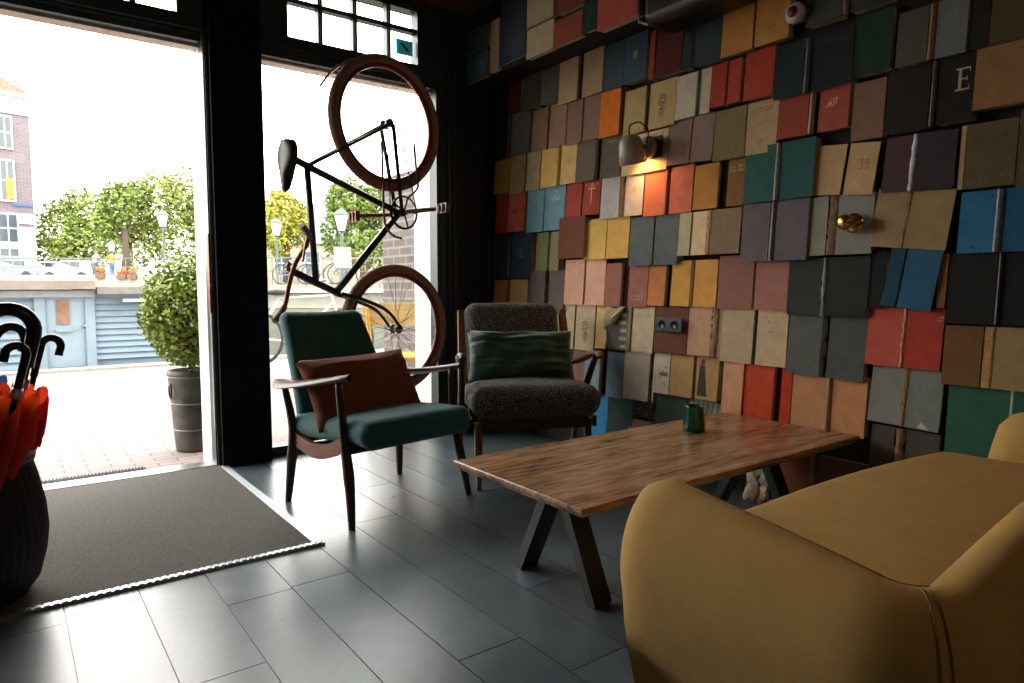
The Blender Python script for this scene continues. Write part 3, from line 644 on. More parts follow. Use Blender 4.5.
# ---- lowest rows
book('r9a', 'bright cyan blue book low behind the boucle chair seat', [(585, 607.5, '2f84bc')], (585, 392, 433))
book('r9b', 'bottle green open book near the floor beside the cyan blue one', [(609, 632, '2b4444')], (609, 395, 431))
book('r9c', 'black book with white dotted print below the silver grey book', [(633, 654.5, '24282a')], (633, 400, 415.5), deco=[('spots', 0, 60, .9, 'b8bcb4')])
book('r9d', 'pinkish brown book at floor level under the dotted black book', [(629, 650, 'a07868')], (629, 418, 431))
book('r9e', 'dark spruce green book between the dotted book and the green mug', [(655.5, 685, '3c5450')], (655.5, 393, 423))
book('r9f', 'sage striped book just behind the green mug', [(689, 720.5, '8c9080')], (689, 399, 424), deco=[('shape', 0, [[(.1 + .16 * i, .02), (.16 + .16 * i, .02), (.06 + .16 * i, .98), (0 + .16 * i, .98)] for i in range(6)], '5c645c')])
book('r9g', 'charcoal mauve open book with torn spine under the worn grey blue one', [(869.5, 893, '4a4444'), (904, 938, '4a4543')], (869.5, 424, 480), (894, 903, '8a6a44', 'torn'), rot=1)
book('r9h', 'brown open book under the coffee table by the floor', [(775, 809, '7e5138'), (815, 866, '5c4230')], (775, 447, 497), (809, 815, '8a5c48', 'ridge'))
book('r9i', 'low dark brown book beside the sofa seat, under the charcoal mauve one', [(869.5, 903, '5c4a34')], (869.5, 482, 520))
# ---- torn book: ripped cover with a curled flap and striped backing
def torn_book():
    y0, y1 = on_x(607, 328, BXP).y, on_x(626, 328, BXP).y; zt = on_x(607, 306, BXP).z; zb = on_x(607, 349, BXP).z
    r = thing('mounted_book', 'ripped book with a curled flap and striped backing beside the plant picture', 'book', (WX, (y0 + y1) / 2, (zt + zb) / 2), 0, 'open books covering the wall')
    MB().box(BXP + .006, WX - .001, y1, y0, zb, zt).build('page_block', mat('77716a', .9, .2, 40), r, True)
    b = MB(); h = zt - zb
    for i in range(5): b.box(BXP + .003, BXP + .0055, y1 + .002, y1 + (y0 - y1) * (.32 + .08 * (i % 2)), zb + h * (.05 + .18 * i), zb + h * (.13 + .18 * i))
    b.build('backing_strip', mat('cfc6ae', .9, .15, 30), r, True)
    b = MB()
    def fn(u, v):   # curled flap peeling off the upper part
        yy = lerp(y0, y1 + .01, u); s = lerp(0, 1, v); wv = .006 * math.sin(u * 9)
        z = zt - .005 - h * (.12 + .42 * (1 - u) ** .8) * s + wv
        return Vector((BXP - .004 - .022 * math.sin(PI * .75 * s) - .006 * math.sin(u * 5), yy, z))
    b.grid(fn, 12, 10).build('torn_flap', mat('a3936a', .85, .3, 25, .4, 60), r, True, solid=.002)
    b = MB(); A = Vector((BXP - .018, y0 - .002, zb + h * .5)); B = Vector((BXP - .016, y1 + .012, zt - .012))
    b.tube(catmull([A, lerp(A, B, .5) + Vector((-.006, 0, .003)), B], 6), [.007] * 4 + [.010] * 5 + [.006] * 4, 8).build('torn_roll', mat('d2c6b0', .85, .15, 25), r, True)
    b = MB(); b.tube(catmull([(BXP - .004, y0 - .002, zb + h * .38), (BXP - .012, y0 - .012, zb + h * .2), (BXP - .008, y0 - .03, zb + .004)], 5), [.006] * 5 + [.005] * 6, 7).build('torn_edge', mat('cdbfa6', .85, .15, 25), r, True)
torn_book()
def leaning_torn():
    p = on_z(757, 500, 0); X = 2.58
    a = on_x(746, 497, X); b_ = on_x(767, 500, X)
    r = thing('torn_book', 'shredded white and brown book standing on the floor under the table', 'book', (X, (a.y + b_.y) / 2, 0), 0)
    b = MB(); h = .16
    def fn(u, v):
        y = lerp(a.y, b_.y, u); n = mnoise.noise(Vector((u * 4, v * 5, 2))); return Vector((X + .02 * n + .03 * v, y + .008 * mnoise.noise(Vector((v * 6, u * 3, 5))), .001 + v * (h + .012 * math.sin(u * 11))))
    b.grid(fn, 12, 12).build('torn_pages', mat('c8bca4', .9, .5, 30, .8, 60), r, True, solid=.03)
    b = MB()
    def f2(u, v):
        n = mnoise.noise(Vector((u * 4, v * 5, 9))); return Vector((X - .024 + .012 * n + .03 * v, lerp(lerp(a.y, b_.y, .4), b_.y - .004, u), .001 + v * h * (.55 + .2 * math.sin(u * 7))))
    b.grid(f2, 10, 10).build('torn_cover', mat('8a6236', .8, .5, 14, .6, 40), r, True, solid=.006)
leaning_torn()

# ---- bulkhead books: hung on the front face of the box under the ceiling
KX = 2.43
GB = 'books hung on the bulkhead'
M_pg = M_pages
def kbook(label, covers, y, **k): return book('k%d' % len(BOOKS), label, covers, y, X=KX, group=GB, tilt=.004, **k)
kbook('petrol blue book with a pale crest on the bulkhead end by the window', [(467, 487, '4a6a74')], (467, 33, 56), deco=[('emblem', 0, .4, .5, .03, 'b8a890')])
kbook('lower petrol blue book hanging at the bulkhead corner', [(467, 487, '50727e')], (467, 58, 85))
kbook('cream book with a broken orange tail hanging by the navy one', [(490, 499, 'b8a68c')], (490, 22, 74), spine=None)
kbook('deep navy tooled book hanging lowest on the bulkhead', [(500, 526, '2a3646')], (500, 2, 66), deco=[('lines', 0, .1, .62, .9, .95, 6, '35485f')])
kbook('worn cream green book under the navy one, tan lower edge', [(527, 553.5, 'a89e84')], (527, -22, 29), out=.012)
kbook('plain cream cloth book below the worn cream green one', [(527, 553.5, 'b3a88e')], (527, 31, 60))
kbook('brick red book with folded top edge on the bulkhead', [(554, 582, '924638')], (554, 22, 48))
kbook('brown red book just below the ceiling over the brick red one', [(558, 584, '7e4230')], (558, -22, 16), out=.01)
kbook('dark fir green book between the brick red and coral ones', [(584.5, 597, '1f3a34')], (584.5, -10, 34))
kbook('large coral red book wrapped around the bulkhead end', [(598, 638, 'b05048')], (598, -45, 32), out=.012)
# ================================================================ FURNITURE
W_dark = wood_mat('1d110b', '3c2415', .38, 9, 'Z')
W_arm = wood_mat('2c190f', '5a3822', .4, 9, 'Y', spec=.6)
W_rail = wood_mat('5a3019', '8a5530', .35, 9, 'Y')
W_teak = wood_mat('6a3a1c', '9c6434', .38, 8, 'Z')
M_teal = mat('0f6062', .75, .12, 30, .6, 380, sheen=.25)
M_rust = mat('884a2a', .9, .14, 22, .5, 420, sheen=.15)
M_boucle = mat('1c1c1e', .95, .75, 165, 1., 110, col2='86847f')
_rb = [n for n in M_boucle.node_tree.nodes if n.type == 'VALTORGB'][0].color_ramp.elements
_rb[0].position = .44; _rb[1].position = .60
M_velvet = mat('1a4d3b', .6, .18, 8, .15, 300, sheen=.4)
M_steel = mat('12181b', .4, .15, 12, .1, 120)

# ---- teal armchair (front towards the room; x right, y back)
mid = on_z(352, 530).lerp(on_z(469, 495), .5)
fl, fr = on_z(352, 530), on_z(469, 495)
ang = math.atan2(fr.y - fl.y, fr.x - fl.x)
tc_ = thing('armchair', 'teal upholstered armchair with dark wooden frame, rust cushion on its seat', 'chair', (mid.x, mid.y, 0), ang, 'lounge armchairs')
def leg(b, pts, rr, name, par, m): return MB().tube(catmull(pts, 5), [lerp(lerp(rr[0], rr[1], min(1, i / 6)), rr[2], max(0, (i - 6) / max(1, (len(pts) - 1) * 5 - 6))) for i in range((len(pts) - 1) * 5 + 1)], 12).build(name, m, par)
for sx in (-1, 1):
    leg(None, [(.305 * sx, 0, 0), (.29 * sx, .035, .17), (.283 * sx, .075, .33), (.290 * sx, .10, .566)], (.013, .022, .014), 'leg', tc_, W_dark)
    leg(None, [(.30 * sx, .505, 0), (.288 * sx, .49, .17), (.283 * sx, .48, .33), (.305 * sx, .50, .503)], (.013, .022, .014), 'leg', tc_, W_dark)
    # side rail with its downward bow
    def fn(u, v, sx=sx):
        y = lerp(.075, .485, u); z = .355 - .03 * u - .055 * math.sin(PI * u) ** 1.3; h = .055
        return Vector((.272 * sx + (.011 if v in (.25, .5) else -.011) * sx, y, z - h / 2 + (h if v in (.5, .75) else 0)))
    b = MB()
    n = 14
    for i in range(n):
        u0, u1 = i / n, (i + 1) / n
        z = lambda u: .322 - .035 * u - .05 * math.sin(PI * u)
        y = lambda u: lerp(.075, .485, u)
        x0, x1 = sorted((.262 * sx, .284 * sx))
        b.hexa([(x0, y(u0), z(u0) - .03), (x1, y(u0), z(u0) - .03), (x1, y(u1), z(u1) - .03), (x0, y(u1), z(u1) - .03), (x0, y(u0), z(u0) + .03), (x1, y(u0), z(u0) + .03), (x1, y(u1), z(u1) + .03), (x0, y(u1), z(u1) + .03)])
    b.build('side_rail', W_rail, tc_)
    # paddle armrest: broad behind, narrowing towards the front
    b = MB(); K = 22
    def arm(u, v, sx=sx):
        y = lerp(.575, .03, u); w_ = lerp(.046, .018, u ** .8) * (min(1, (u + .02) * 9) ** .5) * (min(1, (1.03 - u) * 14) ** .5)
        xx = .305 - .035 * math.sin(PI * u) * 0 - .02 * u ** 2 + .012 * math.sin(PI * u)
        z = .500 + .085 * u ** 1.15 + .018 * (1 - u) ** 4
        q = 2 * PI * v; ti = .5 * (1 - u); a_, c_ = w_ * math.cos(q), .014 * math.sin(q); return Vector(((xx + a_ * math.cos(ti) + c_ * math.sin(ti)) * sx, y, z - a_ * math.sin(ti) + c_ * math.cos(ti)))
    b.grid(arm, K, 13).build('armrest', W_arm, tc_, sub=1)
b = MB().beam((-.28, .075, .30), (.28, .075, .30), .02, .05)
b.build('cross_rail', W_dark, tc_)
MB().beam((-.28, .485, .275), (.28, .485, .275), .02, .045).build('cross_rail', W_dark, tc_)
s = rbox(.56, .60, .10, .049, 5, 6)
s.v = [Vector((p.x * (1 - .04 * (p.y < 0) * 0), p.y, p.z + (.014 * (1 - (p.x / .27) ** 2) * (1 - (p.y / .29) ** 2) if p.z > 0 else 0) - (.03 * max(0, (-.2 - p.y) / .09) ** 2 if p.z < 0 and p.y < -.2 else 0))) for p in s.v]
s.xf(Matrix.Translation((0, .235, .350)) @ Matrix.Rotation(R(-4), 4, 'X')).build('seat_cushion', M_teal, tc_)
s = rbox(.50, .085, .52, .042, 5, 7)
s.v = [Vector((p.x * lerp(1.0, .82, (p.z + .25) / .5) - .035 * (p.z + .25) / .5, p.y + .02 * (p.x / .25) ** 2 * -1 - .02 * math.cos(p.z * 5), p.z)) for p in s.v]
s.xf(Matrix.Translation((0, .605, .595)) @ Matrix.Rotation(R(-20), 4, 'X') @ Matrix.Translation((0, 0, -.03))).build('backrest', M_teal, tc_)

# ---- rust cushion leaning on the teal chair
pc = Matrix.Translation((mid.x, mid.y, 0)) @ Matrix.Rotation(ang, 4, 'Z') @ Matrix.Translation((-.025, .325, .49)) @ Matrix.Rotation(R(-30), 4, 'X') @ Matrix.Rotation(R(-2), 4, 'Y')
po = pillow(.56, .33, .13, 26, 3, .008).build('cushion', M_rust, weld=True); po.matrix_world = pc
tag(po, 'rust brown oblong cushion lying on the teal armchair', 'cushion', 'armchair cushions')
hem = MB().tube([(-.275 + .55 * i / 30, .004 * math.sin(i * 1.7), .155 - .014 * (1 - (i / 15 - 1) ** 2)) for i in range(31)], .004, 6).build('piping', mat('6a3820', .9, .2, 60), po)

# ---- charcoal boucle armchair, set across the corner
g0 = on_z(479, 490); GA = R(-28)
gc = thing('armchair', 'charcoal boucle armchair with teak arms, green cushion, in the corner', 'chair', (g0.x, g0.y, 0), GA, 'lounge armchairs')
# local x along the front edge from the near-window foot, y to the back
GWd = .52
for x in (0, GWd):
    leg(None, [(x, 0, 0), (x, .02, .16), (x, .03, .31)], (.012, .019, .02), 'leg', gc, W_teak if x == 0 else W_dark)
    sx = -1 if x == 0 else 1
    leg(None, [(x + .045 * sx, .56, 0), (x + .05 * sx, .44, .2), (x + .055 * sx, .30, .40), (x + .065 * sx, .14, .59)], (.012, .019, .015), 'leg', gc, W_dark)
    # armrest rising to the front with a downturned nose
    b = MB(); pts = catmull([(x + .04 * sx, .50, .525), (x + .052 * sx, .36, .555), (x + .064 * sx, .22, .595), (x + .068 * sx, .10, .615), (x + .066 * sx, .05, .60)], 6)
    b.tube(pts, [lerp(.018, .026, math.sin(PI * min(1, i / 20))) for i in range(len(pts))], 12, flat=.55).build('armrest', W_arm if sx < 0 else W_teak, gc)
    b = MB().beam((x + .035 * sx, .03, .30), (x + .035 * sx, .52, .29), .02, .05); b.build('side_rail', W_dark, gc)
    # upright side board of the back
    b = MB(); b.beam((x + .03 * sx, .49, .34), (x + .025 * sx, .70, .80),   .05, .075, (0, 1, 0), .034, .05); b.build('back_post', W_teak, gc, bevel=.006)
MB().beam((0, .03, .30), (GWd, .03, .30), .025, .055).beam((0, .50, .27), (GWd, .50, .27), .025, .05).build('front_rail', W_dark, gc)
s = rbox(.61, .59, .15, .072, 6, 7)
s.v = [p + Vector((0, 0, .02 * (1 - (p.x / .3) ** 2) * (1 - (p.y / .29) ** 2) if p.z > 0 else 0)) + Vector((0, 0, .006)) * mnoise.noise(p * 9) for p in s.v]
s.xf(Matrix.Translation((GWd / 2 + .01, .235, .388)) @ Matrix.Rotation(R(-4), 4, 'X')).build('seat_cushion', M_boucle, gc)
s = rbox(.52, .14, .48, .066, 6, 7)
s.v = [p + Vector((0, 0, .006)) * mnoise.noise(p * 9) for p in s.v]
s.xf(Matrix.Translation((GWd / 2 - .01, .60, .615)) @ Matrix.Rotation(R(-22), 4, 'X')).build('back_cushion', M_boucle, gc)
pc = Matrix.Translation((g0.x, g0.y, 0)) @ Matrix.Rotation(GA, 4, 'Z') @ Matrix.Translation((GWd / 2 + .005, .415, .572)) @ Matrix.Rotation(R(-24), 4, 'X') @ Matrix.Rotation(R(1), 4, 'Y')
po = pillow(.56, .29, .12, 30, 8, .016).build('cushion', M_velvet, weld=True); po.matrix_world = pc
tag(po, 'bottle green velvet cushion leaning in the charcoal boucle armchair', 'cushion', 'armchair cushions')
MB().tube([(-.272 + .545 * i / 30, .003 * math.sin(i * 1.3), .137 - .016 * (1 - (i / 15 - 1) ** 2)) for i in range(31)], .0045, 6).build('piping', mat('c0c4bc', .8, .5, 120, col2='20302a'), po)

# ---- coffee table
TX0, TX1, TY0, TY1, TZ = 1.152, 2.585, 1.243, 1.862, .367
tt = thing('coffee_table', 'low wooden plank coffee table on black steel legs', 'table', ((TX0 + TX1) / 2, (TY0 + TY1) / 2, 0))
b = MB()
c = .022
b.hexa([(TX0 + c, TY0 + c, TZ - .034), (TX1 - c, TY0 + c, TZ - .034), (TX1 - c, TY1 - c, TZ - .034), (TX0 + c, TY1 - c, TZ - .034), (TX0, TY0, TZ - .012), (TX1, TY0, TZ - .012), (TX1, TY1, TZ - .012), (TX0, TY1, TZ - .012)])
b.box(TX0, TX1, TY0, TY1, TZ - .012, TZ)
M_table = wood_mat('5c3d2b', 'c89c74', .24, 20, 'X', spec=.55, fine=95)
tb = b.build('tabletop', M_table, tt, True, bevel=.003)
for X in (1.36, 2.39):
    f_ = MB().box(X - .035, X + .035, 1.44, 1.70, TZ - .046, TZ - .0345).build('leg_plate', M_steel, tt, True)
    for y0, y1 in ((1.742, 1.585), (1.386, 1.535)):
        MB().beam((X, y0, .0), (X, y1, TZ - .046), .07, .034, (0, 1, 0)).build('leg', M_steel, tt, True)

# ---- green mug on the table
mp_ = on_z(694, 431, TZ)
mg = thing('ceramic_mug', 'dark green glazed ceramic holder with dimples standing on the coffee table', 'mug', (mp_.x, mp_.y, TZ))
M_glz = mat('0f4a3c', .18, .25, 20, .1, 30, coat=.4)
prof = [(0, .003), (.036, .0), (.043, .004), (.044, .02), (.040, .06), (.036, .098), (.0365, .102), (.033, .102), (.033, .06), (.037, .012), (0, .010)]
MB().lathe(prof, 32).build('cup', M_glz, mg)
for k in range(10):
    q = k * 2.4; z = .022 + (k % 3) * .026; r_ = lerp(.0435, .0365, z / .1)
    MB().lathe([(.0, .0012), (.004, .0012), (.0065, -.001), (.004, .0002)][::-1], 10, (math.cos(q), math.sin(q), .06), (r_ * math.cos(q), r_ * math.sin(q), z)).build('dimple', mat('06251e', .3), mg)

# ---- mustard sofa: wrap-around shell with a seat cushion
M_must = mat('bb9350', .9, .09, 14, .35, 500)
sf = thing('sofa', 'curved mustard yellow fabric sofa in the foreground beside the coffee table', 'sofa', (1.8, .62, 0))
SXL, SXR, SYB, SYF, SYFR = .915, 2.54, .315, .93, .78
rc = .12
def path(u):
    """plan line of the shell's crest from the near arm tip round the back to the far arm tip, with outward normal"""
    segs = [('l', Vector((SXL + .055, SYF, 0)), Vector((SXL, SYB + rc, 0))), ('a', Vector((SXL + rc, SYB + rc, 0)), PI, 1.5 * PI), ('l', Vector((SXL + rc, SYB, 0)), Vector((SXR - rc, SYB, 0))), ('a', Vector((SXR - rc, SYB + rc, 0)), 1.5 * PI, 2 * PI), ('l', Vector((SXR, SYB + rc, 0)), Vector((SXR - .03, SYFR, 0)))]
    ln = [(s_[2] - s_[1]).length if s_[0] == 'l' else rc * PI / 2 for s_ in segs]; T = sum(ln); d = u * T
    for s_, l in zip(segs, ln):
        if d <= l + 1e-9:
            if s_[0] == 'l':
                t = (s_[2] - s_[1]).normalized(); return s_[1].lerp(s_[2], d / l), Vector((t.y, -t.x, 0)), d
            q = lerp(s_[2], s_[3], d / l); n = Vector((math.cos(q), math.sin(q), 0)); return s_[1] + n * rc, n, d
        d -= l
    return segs[-1][2], Vector((1, 0, 0)), 0
NU = 110
def crest(u):
    p, n, _ = path(u); e = min(u, 1 - u)
    tb_ = (p.x - SXL) / (SXR - SXL)
    h = .515 + .055 * min(1, max(0, (p.y - SYB) / .55)) ** .8 + (.085 * math.sin(PI * min(1, max(0, tb_))) ** 1.2 if p.y < SYB + .1 else 0)
    return h
def shell_pt(u, v):
    p, n, _ = path(u); n = -n if (p + n * .01 - Vector((1.8, .8, 0))).length < (p - Vector((1.8, .8, 0))).length else n
    H = crest(u); e = min(u, 1 - u)
    k = min(1, e / .045); tip = math.sqrt(max(0, 1 - (1 - k) ** 2))       # the arm ends close in a rounded nose
    w_ = .075 * (.12 + .88 * tip); H = H - .06 * (1 - tip) 
    ytip = (1 - tip) * 0
    lean = .05
    # profile: 0 outer foot -> bulge -> crest -> inner seat line
    prof = [(-.17, .03), (-.115, .10), (-.03, .22), (.028, .36), (.036, H - .09), (.010, H - .025), (-.03, H), (-.075, H - .02), (-.10, H - .08), (-.105, H - .17), (-.09, .33), (-.09, .10)]
    x = v * (len(prof) - 1); i = min(int(x), len(prof) - 2); t = x - i
    Q = [prof[max(i - 1, 0)], prof[i], prof[i + 1], prof[min(i + 2, len(prof) - 1)]]
    cr = lambda a, b, c, d: .5 * (2 * b + (c - a) * t + (2 * a - 5 * b + 4 * c - d) * t * t + (3 * b - a - 3 * c + d) * t ** 3)
    o, z = cr(*[q[0] for q in Q]), cr(*[q[1] for q in Q])
    o = (o + .03) * (.15 + .85 * tip) - .03
    q = p + n * o
    # bulging front edge of the arms
    if e < .06: q.y += (.05 * math.sin(PI * min(1, max(0, z / .56))) - .03) * (1 - e / .06)
    return Vector((q.x, q.y, z))
MB().grid(shell_pt, NU, 45).build('shell', M_must, sf, True)
# seams at the back corners: double stitching on the outside
for uu in (None, 1):
    ucs = [u / 800 for u in range(801)]
    tgt = Vector((SXL + rc * .32, SYB + rc * .32, 0)) if uu is None else Vector((SXR - rc * .32, SYB + rc * .32, 0))
    uc = min(ucs, key=lambda u: (path(u)[0] - tgt).length)
    for du in (-.0022, .0022):
        MB().tube([shell_pt(uc + du, .06 + .5 * i / 40) + (shell_pt(uc + du, .06 + .5 * i / 40) - Vector((1.8, .75, .3))).normalized() * .0008 for i in range(41)], .0016, 6).build('seam', mat('8a6a2c', .9, .3, 200), sf, True)
ue = .5
MB().tube([shell_pt(.012 + (.24 - .012) * i / 60, .60) + Vector((0, 0, .0006)) for i in range(61)], .0022, 6).build('seam', mat('8a6a2c', .9, .3, 200), sf, True)
s = rbox(1.46, .56, .17, .07, 6, 8)
s.v = [p + Vector((0, .035 * (1 - (p.x / .8) ** 2) if p.y > .2 else 0, (.028 * (1 - (p.x / .8) ** 2) * (1 - (p.y / .35) ** 2) if p.z > 0 else 0) + .004 * mnoise.noise(Vector((p.x * 3, p.y * 9, 1))))) for p in s.v]
s.xf(Matrix.Translation(((SXL + SXR) / 2, .655, .315))).build('seat_cushion', M_must, sf, True)
MB().box(SXL + .14, SXR - .12, SYB + .06, .80, .07, .24).build('base', mat('7a5e28', .9, .1, 14), sf, True, bevel=.02)
for x in (SXL + .20, SXR - .20):
    for y in (SYB + .12, .70): MB().lathe([(.012, 0), (.022, .08), (0, .08)], 12, (0, 0, 1), (x, y, 0)).build('leg', W_dark, sf, True)

# ---- ribbed black vase used as an umbrella stand
VX, VY = -.118, 2.50
vs = thing('umbrella_stand', 'tall ribbed black vase holding umbrellas beside the entrance mat', 'umbrella stand', (VX, VY, 0))
b = MB(); prof = [(.0, .010), (.125, .010), (.140, .016), (.168, .06), (.188, .14), (.195, .20), (.190, .28), (.176, .36), (.163, .415), (.163, .445), (.152, .445), (.150, .41), (.170, .28), (.170, .14), (.0, .04)]
n = 132; vv = []
for i, (r_, z) in enumerate(prof):
    for j in range(n):
        q = 2 * PI * j / n; k = 1 + (.022 * math.cos(q * 44) if 2 < i < 9 else 0); vv.append((r_ * k * math.cos(q), r_ * k * math.sin(q), z))
b.add(vv, [(i * n + j, i * n + (j + 1) % n, (i + 1) * n + (j + 1) % n, (i + 1) * n + j) for i in range(len(prof) - 1) for j in range(n)], True)
b.build('vessel', mat('141516', .42, .2, 30, .15, 80), vs)
MB().tube([(.164 * math.cos(2 * PI * i / 40), .164 * math.sin(2 * PI * i / 40), .43) for i in range(40)], .012, 8, closed=True, flat=1.6).build('rim_band', mat('2a2a29', .5, .2, 60, .4, 150), vs)

def translucent(h, f=.55):
    m = mat(h, .6, .14, 16, .2, 60).copy(); nt = m.node_tree; N = nt.nodes; o = [n for n in N if n.type == 'OUTPUT_MATERIAL'][0]; t = N.new('ShaderNodeBsdfTranslucent'); t.inputs['Color'].default_value = (*lin(h), 1); mx = N.new('ShaderNodeMixShader'); mx.inputs[0].default_value = f
    nt.links.new(N['Principled BSDF'].outputs[0], mx.inputs[1]); nt.links.new(t.outputs[0], mx.inputs[2]); nt.links.new(mx.outputs[0], o.inputs[0]); return m
M_handle = mat('0e0f12', .25, .1, 20)
def umbrella(label, foot, top, rcan, hookdir, hookr, canopy_hex, ztop, shaft=.009, hr=.013, flare=(), seed=1):
    """a folded stick umbrella, handle up; foot in the vase, top = where the shaft meets the hook"""
    foot = Vector(foot); top = Vector(top); d = (top - foot).normalized()
    r = thing('umbrella', label, 'umbrella', tuple(foot), 0, 'umbrellas in the ribbed vase')
    L_ = (top - foot).length
    MB().tube([foot, top], shaft, 10).build('shaft', mat('1a1a1e', .35, metal=.4), r, True)
    hd = Vector(hookdir).normalized(); hd = (hd - d * hd.dot(d)).normalized(); pts = [top - d * .10, top - d * .05]
    for i in range(13):
        q = PI * i / 12 * 1.08; pts.append(top + hd * hookr * (1 - math.cos(q)) + d * hookr * math.sin(q))
    pts.append(pts[-1] - d * .018)
    MB().tube(pts, [hr * .9] * 2 + [hr] * (len(pts) - 2), 12).build('handle', M_handle, r, True)
    b = MB(); e1 = d.cross(Vector((0, 1, .1))).normalized(); e2 = d.cross(e1); zt = ztop
    def fn(u, v):
        q = 2 * PI * u; k = lerp(.35, .6, v / .5) if v < .5 else lerp(.6, 1.15, (v - .5) / .3) if v < .8 else lerp(1.15, .95, (v - .8) / .2)
        pl = 1 + .34 * math.sin(q * 7 + seed + v * 2.5) + .12 * math.sin(q * 3 + v * 5)
        ext = .03 * math.sin(q * 7 + 1.3 + seed) * v ** 3
        return foot + d * (L_ * lerp(.04, zt, v) + ext) + (e1 * math.cos(q) + e2 * math.sin(q)) * rcan * k * pl
    b.grid(fn, 84, 20, wrapu=True)
    q = foot + d * L_ * zt
    b.build('canopy', translucent(canopy_hex), r, True)
    for k, (dv, len_, w_, z_) in enumerate(flare):
        o = foot + d * L_ * z_; dv = Vector(dv).normalized(); b = MB()
        def f2(u, v): return o + dv * len_ * u + d * (w_ * (v - .5) * (.5 + u) + .012 * math.sin(u * 4 + v * 3)) + dv.cross(d) * .018 * math.sin(v * 9 + u * 3)
        b.grid(f2, 8, 9).build('canopy_fold', translucent(canopy_hex), r, True, solid=.0015)
    MB().lathe([(.0, 0), (shaft * 1.7, 0), (shaft * 1.7, .03), (0, .03)], 10, d, foot + d * (L_ * (zt + .02))).build('ferrule', mat('c8ccd0', .3, metal=.9), r, True)
    return r
at = lambda x, y, Y: on_y(x, y, Y)
RED = 'e0401c'
umbrella('red umbrella whose tall black crook arches highest over the vase', (VX + .02, VY - .05, .06), at(34, 334, 2.46), .048, (-1, 0, 0), .062, RED, .76, hr=.020, flare=(((1, -.2, -.1), .075, .06, .62), ((1, .1, -.3), .06, .035, .50)), seed=2)
umbrella('red umbrella with a short crook curling toward the paving', (VX + .04, VY + .07, .06), at(41, 345, 2.60), .040, (1, .3, .1), .028, 'cc3a1c', .74, hr=.012, seed=4)
umbrella('orange red umbrella with the lowest crook, turned to the vase edge', (VX - .01, VY - .10, .06), at(26, 356, 2.38), .050, (-1, -.3, 0), .026, 'e8521c', .80, hr=.012, flare=(((-1, -.3, .3), .08, .06, .74),), seed=6)
umbrella('blue umbrella at the picture edge with a black crook', (VX - .06, VY + .06, .06), at(-6, 340, 2.53), .038, (1, .6, 0), .045, '27406e', .82, hr=.014, seed=8)
umbrella('red folded umbrella leaning outward past the picture edge', (VX - .10, VY - .03, .06), at(-26, 352, 2.44), .046, (-1, .2, 0), .05, 'c43a1c', .80, seed=9)
# ================================================================ HANGING BICYCLE
BO = Vector((1.713, 3.39, 1.2)); BE = Vector((math.cos(R(9.8)), math.sin(R(9.8)), 0)); BN = Vector((BE.y, -BE.x, 0))
def bp(x, y, off=0.):
    d = ray(x, y); t = (BO - CAMP).dot(BN) / d.dot(BN); return CAMP + d * t + BN * off
bk = thing('hanging_bicycle', 'vintage bicycle with brown tyres hung nose down in front of the tall window', 'bicycle', tuple(BO))
M_frm = mat('15181a', .3, .15, 20, coat=.3); M_tyre = mat('94705a', .75, .2, 30, .2, 120); M_rim = mat('7e3426', .35, .2, 30, metal=.3)
M_chr = mat('8a847a', .3, .15, 40, metal=.9); M_cop = mat('8a5634', .4, .25, 30, metal=.5); M_leather = mat('2e1c14', .45, .25, 20)
def wheel(name, hub, R_=.332, tr=.026, e=BE, n=BN, par=bk, ns=32, mats=(M_tyre, M_rim, M_chr)):
    z = Vector((0, 0, 1)); c = Vector(hub); P = lambda r, q, o=0: c + (e * math.cos(q) + z * math.sin(q)) * r + n * o
    N_ = 64
    w_ = MB().tube([P(R_, 2 * PI * i / N_) for i in range(N_)], tr, 10, closed=True).build(name, mats[0], par, True)
    MB().tube([P(R_ - tr * 1.15, 2 * PI * i / N_) for i in range(N_)], tr * .62, 8, closed=True, flat=.9).build('rim', mats[1], w_, True)
    b = MB()
    for k in range(ns):
        q = 2 * PI * k / ns; o = .026 if k % 2 else -.026; q2 = q + (.9 if (k // 2) % 2 else -.9)
        b.tube([P(.022, q2, o), P(R_ - tr, q)], .0013, 4, cap=False)
    b.build('spokes', mats[2], w_, True)
    MB().lathe([(0, -.05), (.008, -.05), (.008, -.034), (.024, -.03), (.024, -.024), (.014, -.02), (.014, .02), (.024, .024), (.024, .03), (.008, .034), (.008, .05), (0, .05)], 16, tuple(n), c).build('hub', mats[2], w_, True)
    return w_
hubR, hubF = bp(387, 124), bp(396, 329)
wheel('rear_wheel', hubR); wheel('front_wheel', hubF)
BBk, SC_, HT, HB = bp(399, 213), bp(307, 166), bp(292, 271), bp(339, 294)
fr_ = MB()
fr_.tube([bp(294, 159), SC_, BBk], .0175, 12); fr_.tube([SC_, bp(316, 283)], .0160, 12); fr_.tube([BBk, bp(337, 291)], .0185, 12); fr_.tube([HT, HB], .0185, 12)
for o in (-.055, .055):
    fr_.tube([SC_ + BN * o * .25, bp(386, 125, o)], .0085, 8); fr_.tube([BBk + BN * o * .5, bp(387, 126, o)], .011, 8)
fr_.tube([BBk - BN * .04, BBk + BN * .04], .022, 14); fr_.ellipsoid(SC_, .02, .02, .02)
fo = fr_.build('frame', M_frm, bk, True)
for o in (-.05, .05): MB().tube(catmull([HB + BN * o * .6, bp(359, 300, o), bp(382, 311, o), bp(396, 329, o)], 6), [lerp(.012, .008, i / 18) for i in range(19)], 10).build('fork_blade', M_frm, bk, True)
MB().tube([HT, bp(286, 268, .0)], .013, 10).tube([bp(286, 268), bp(289, 262, .02)], .012, 10).build('stem', M_chr, bk, True)
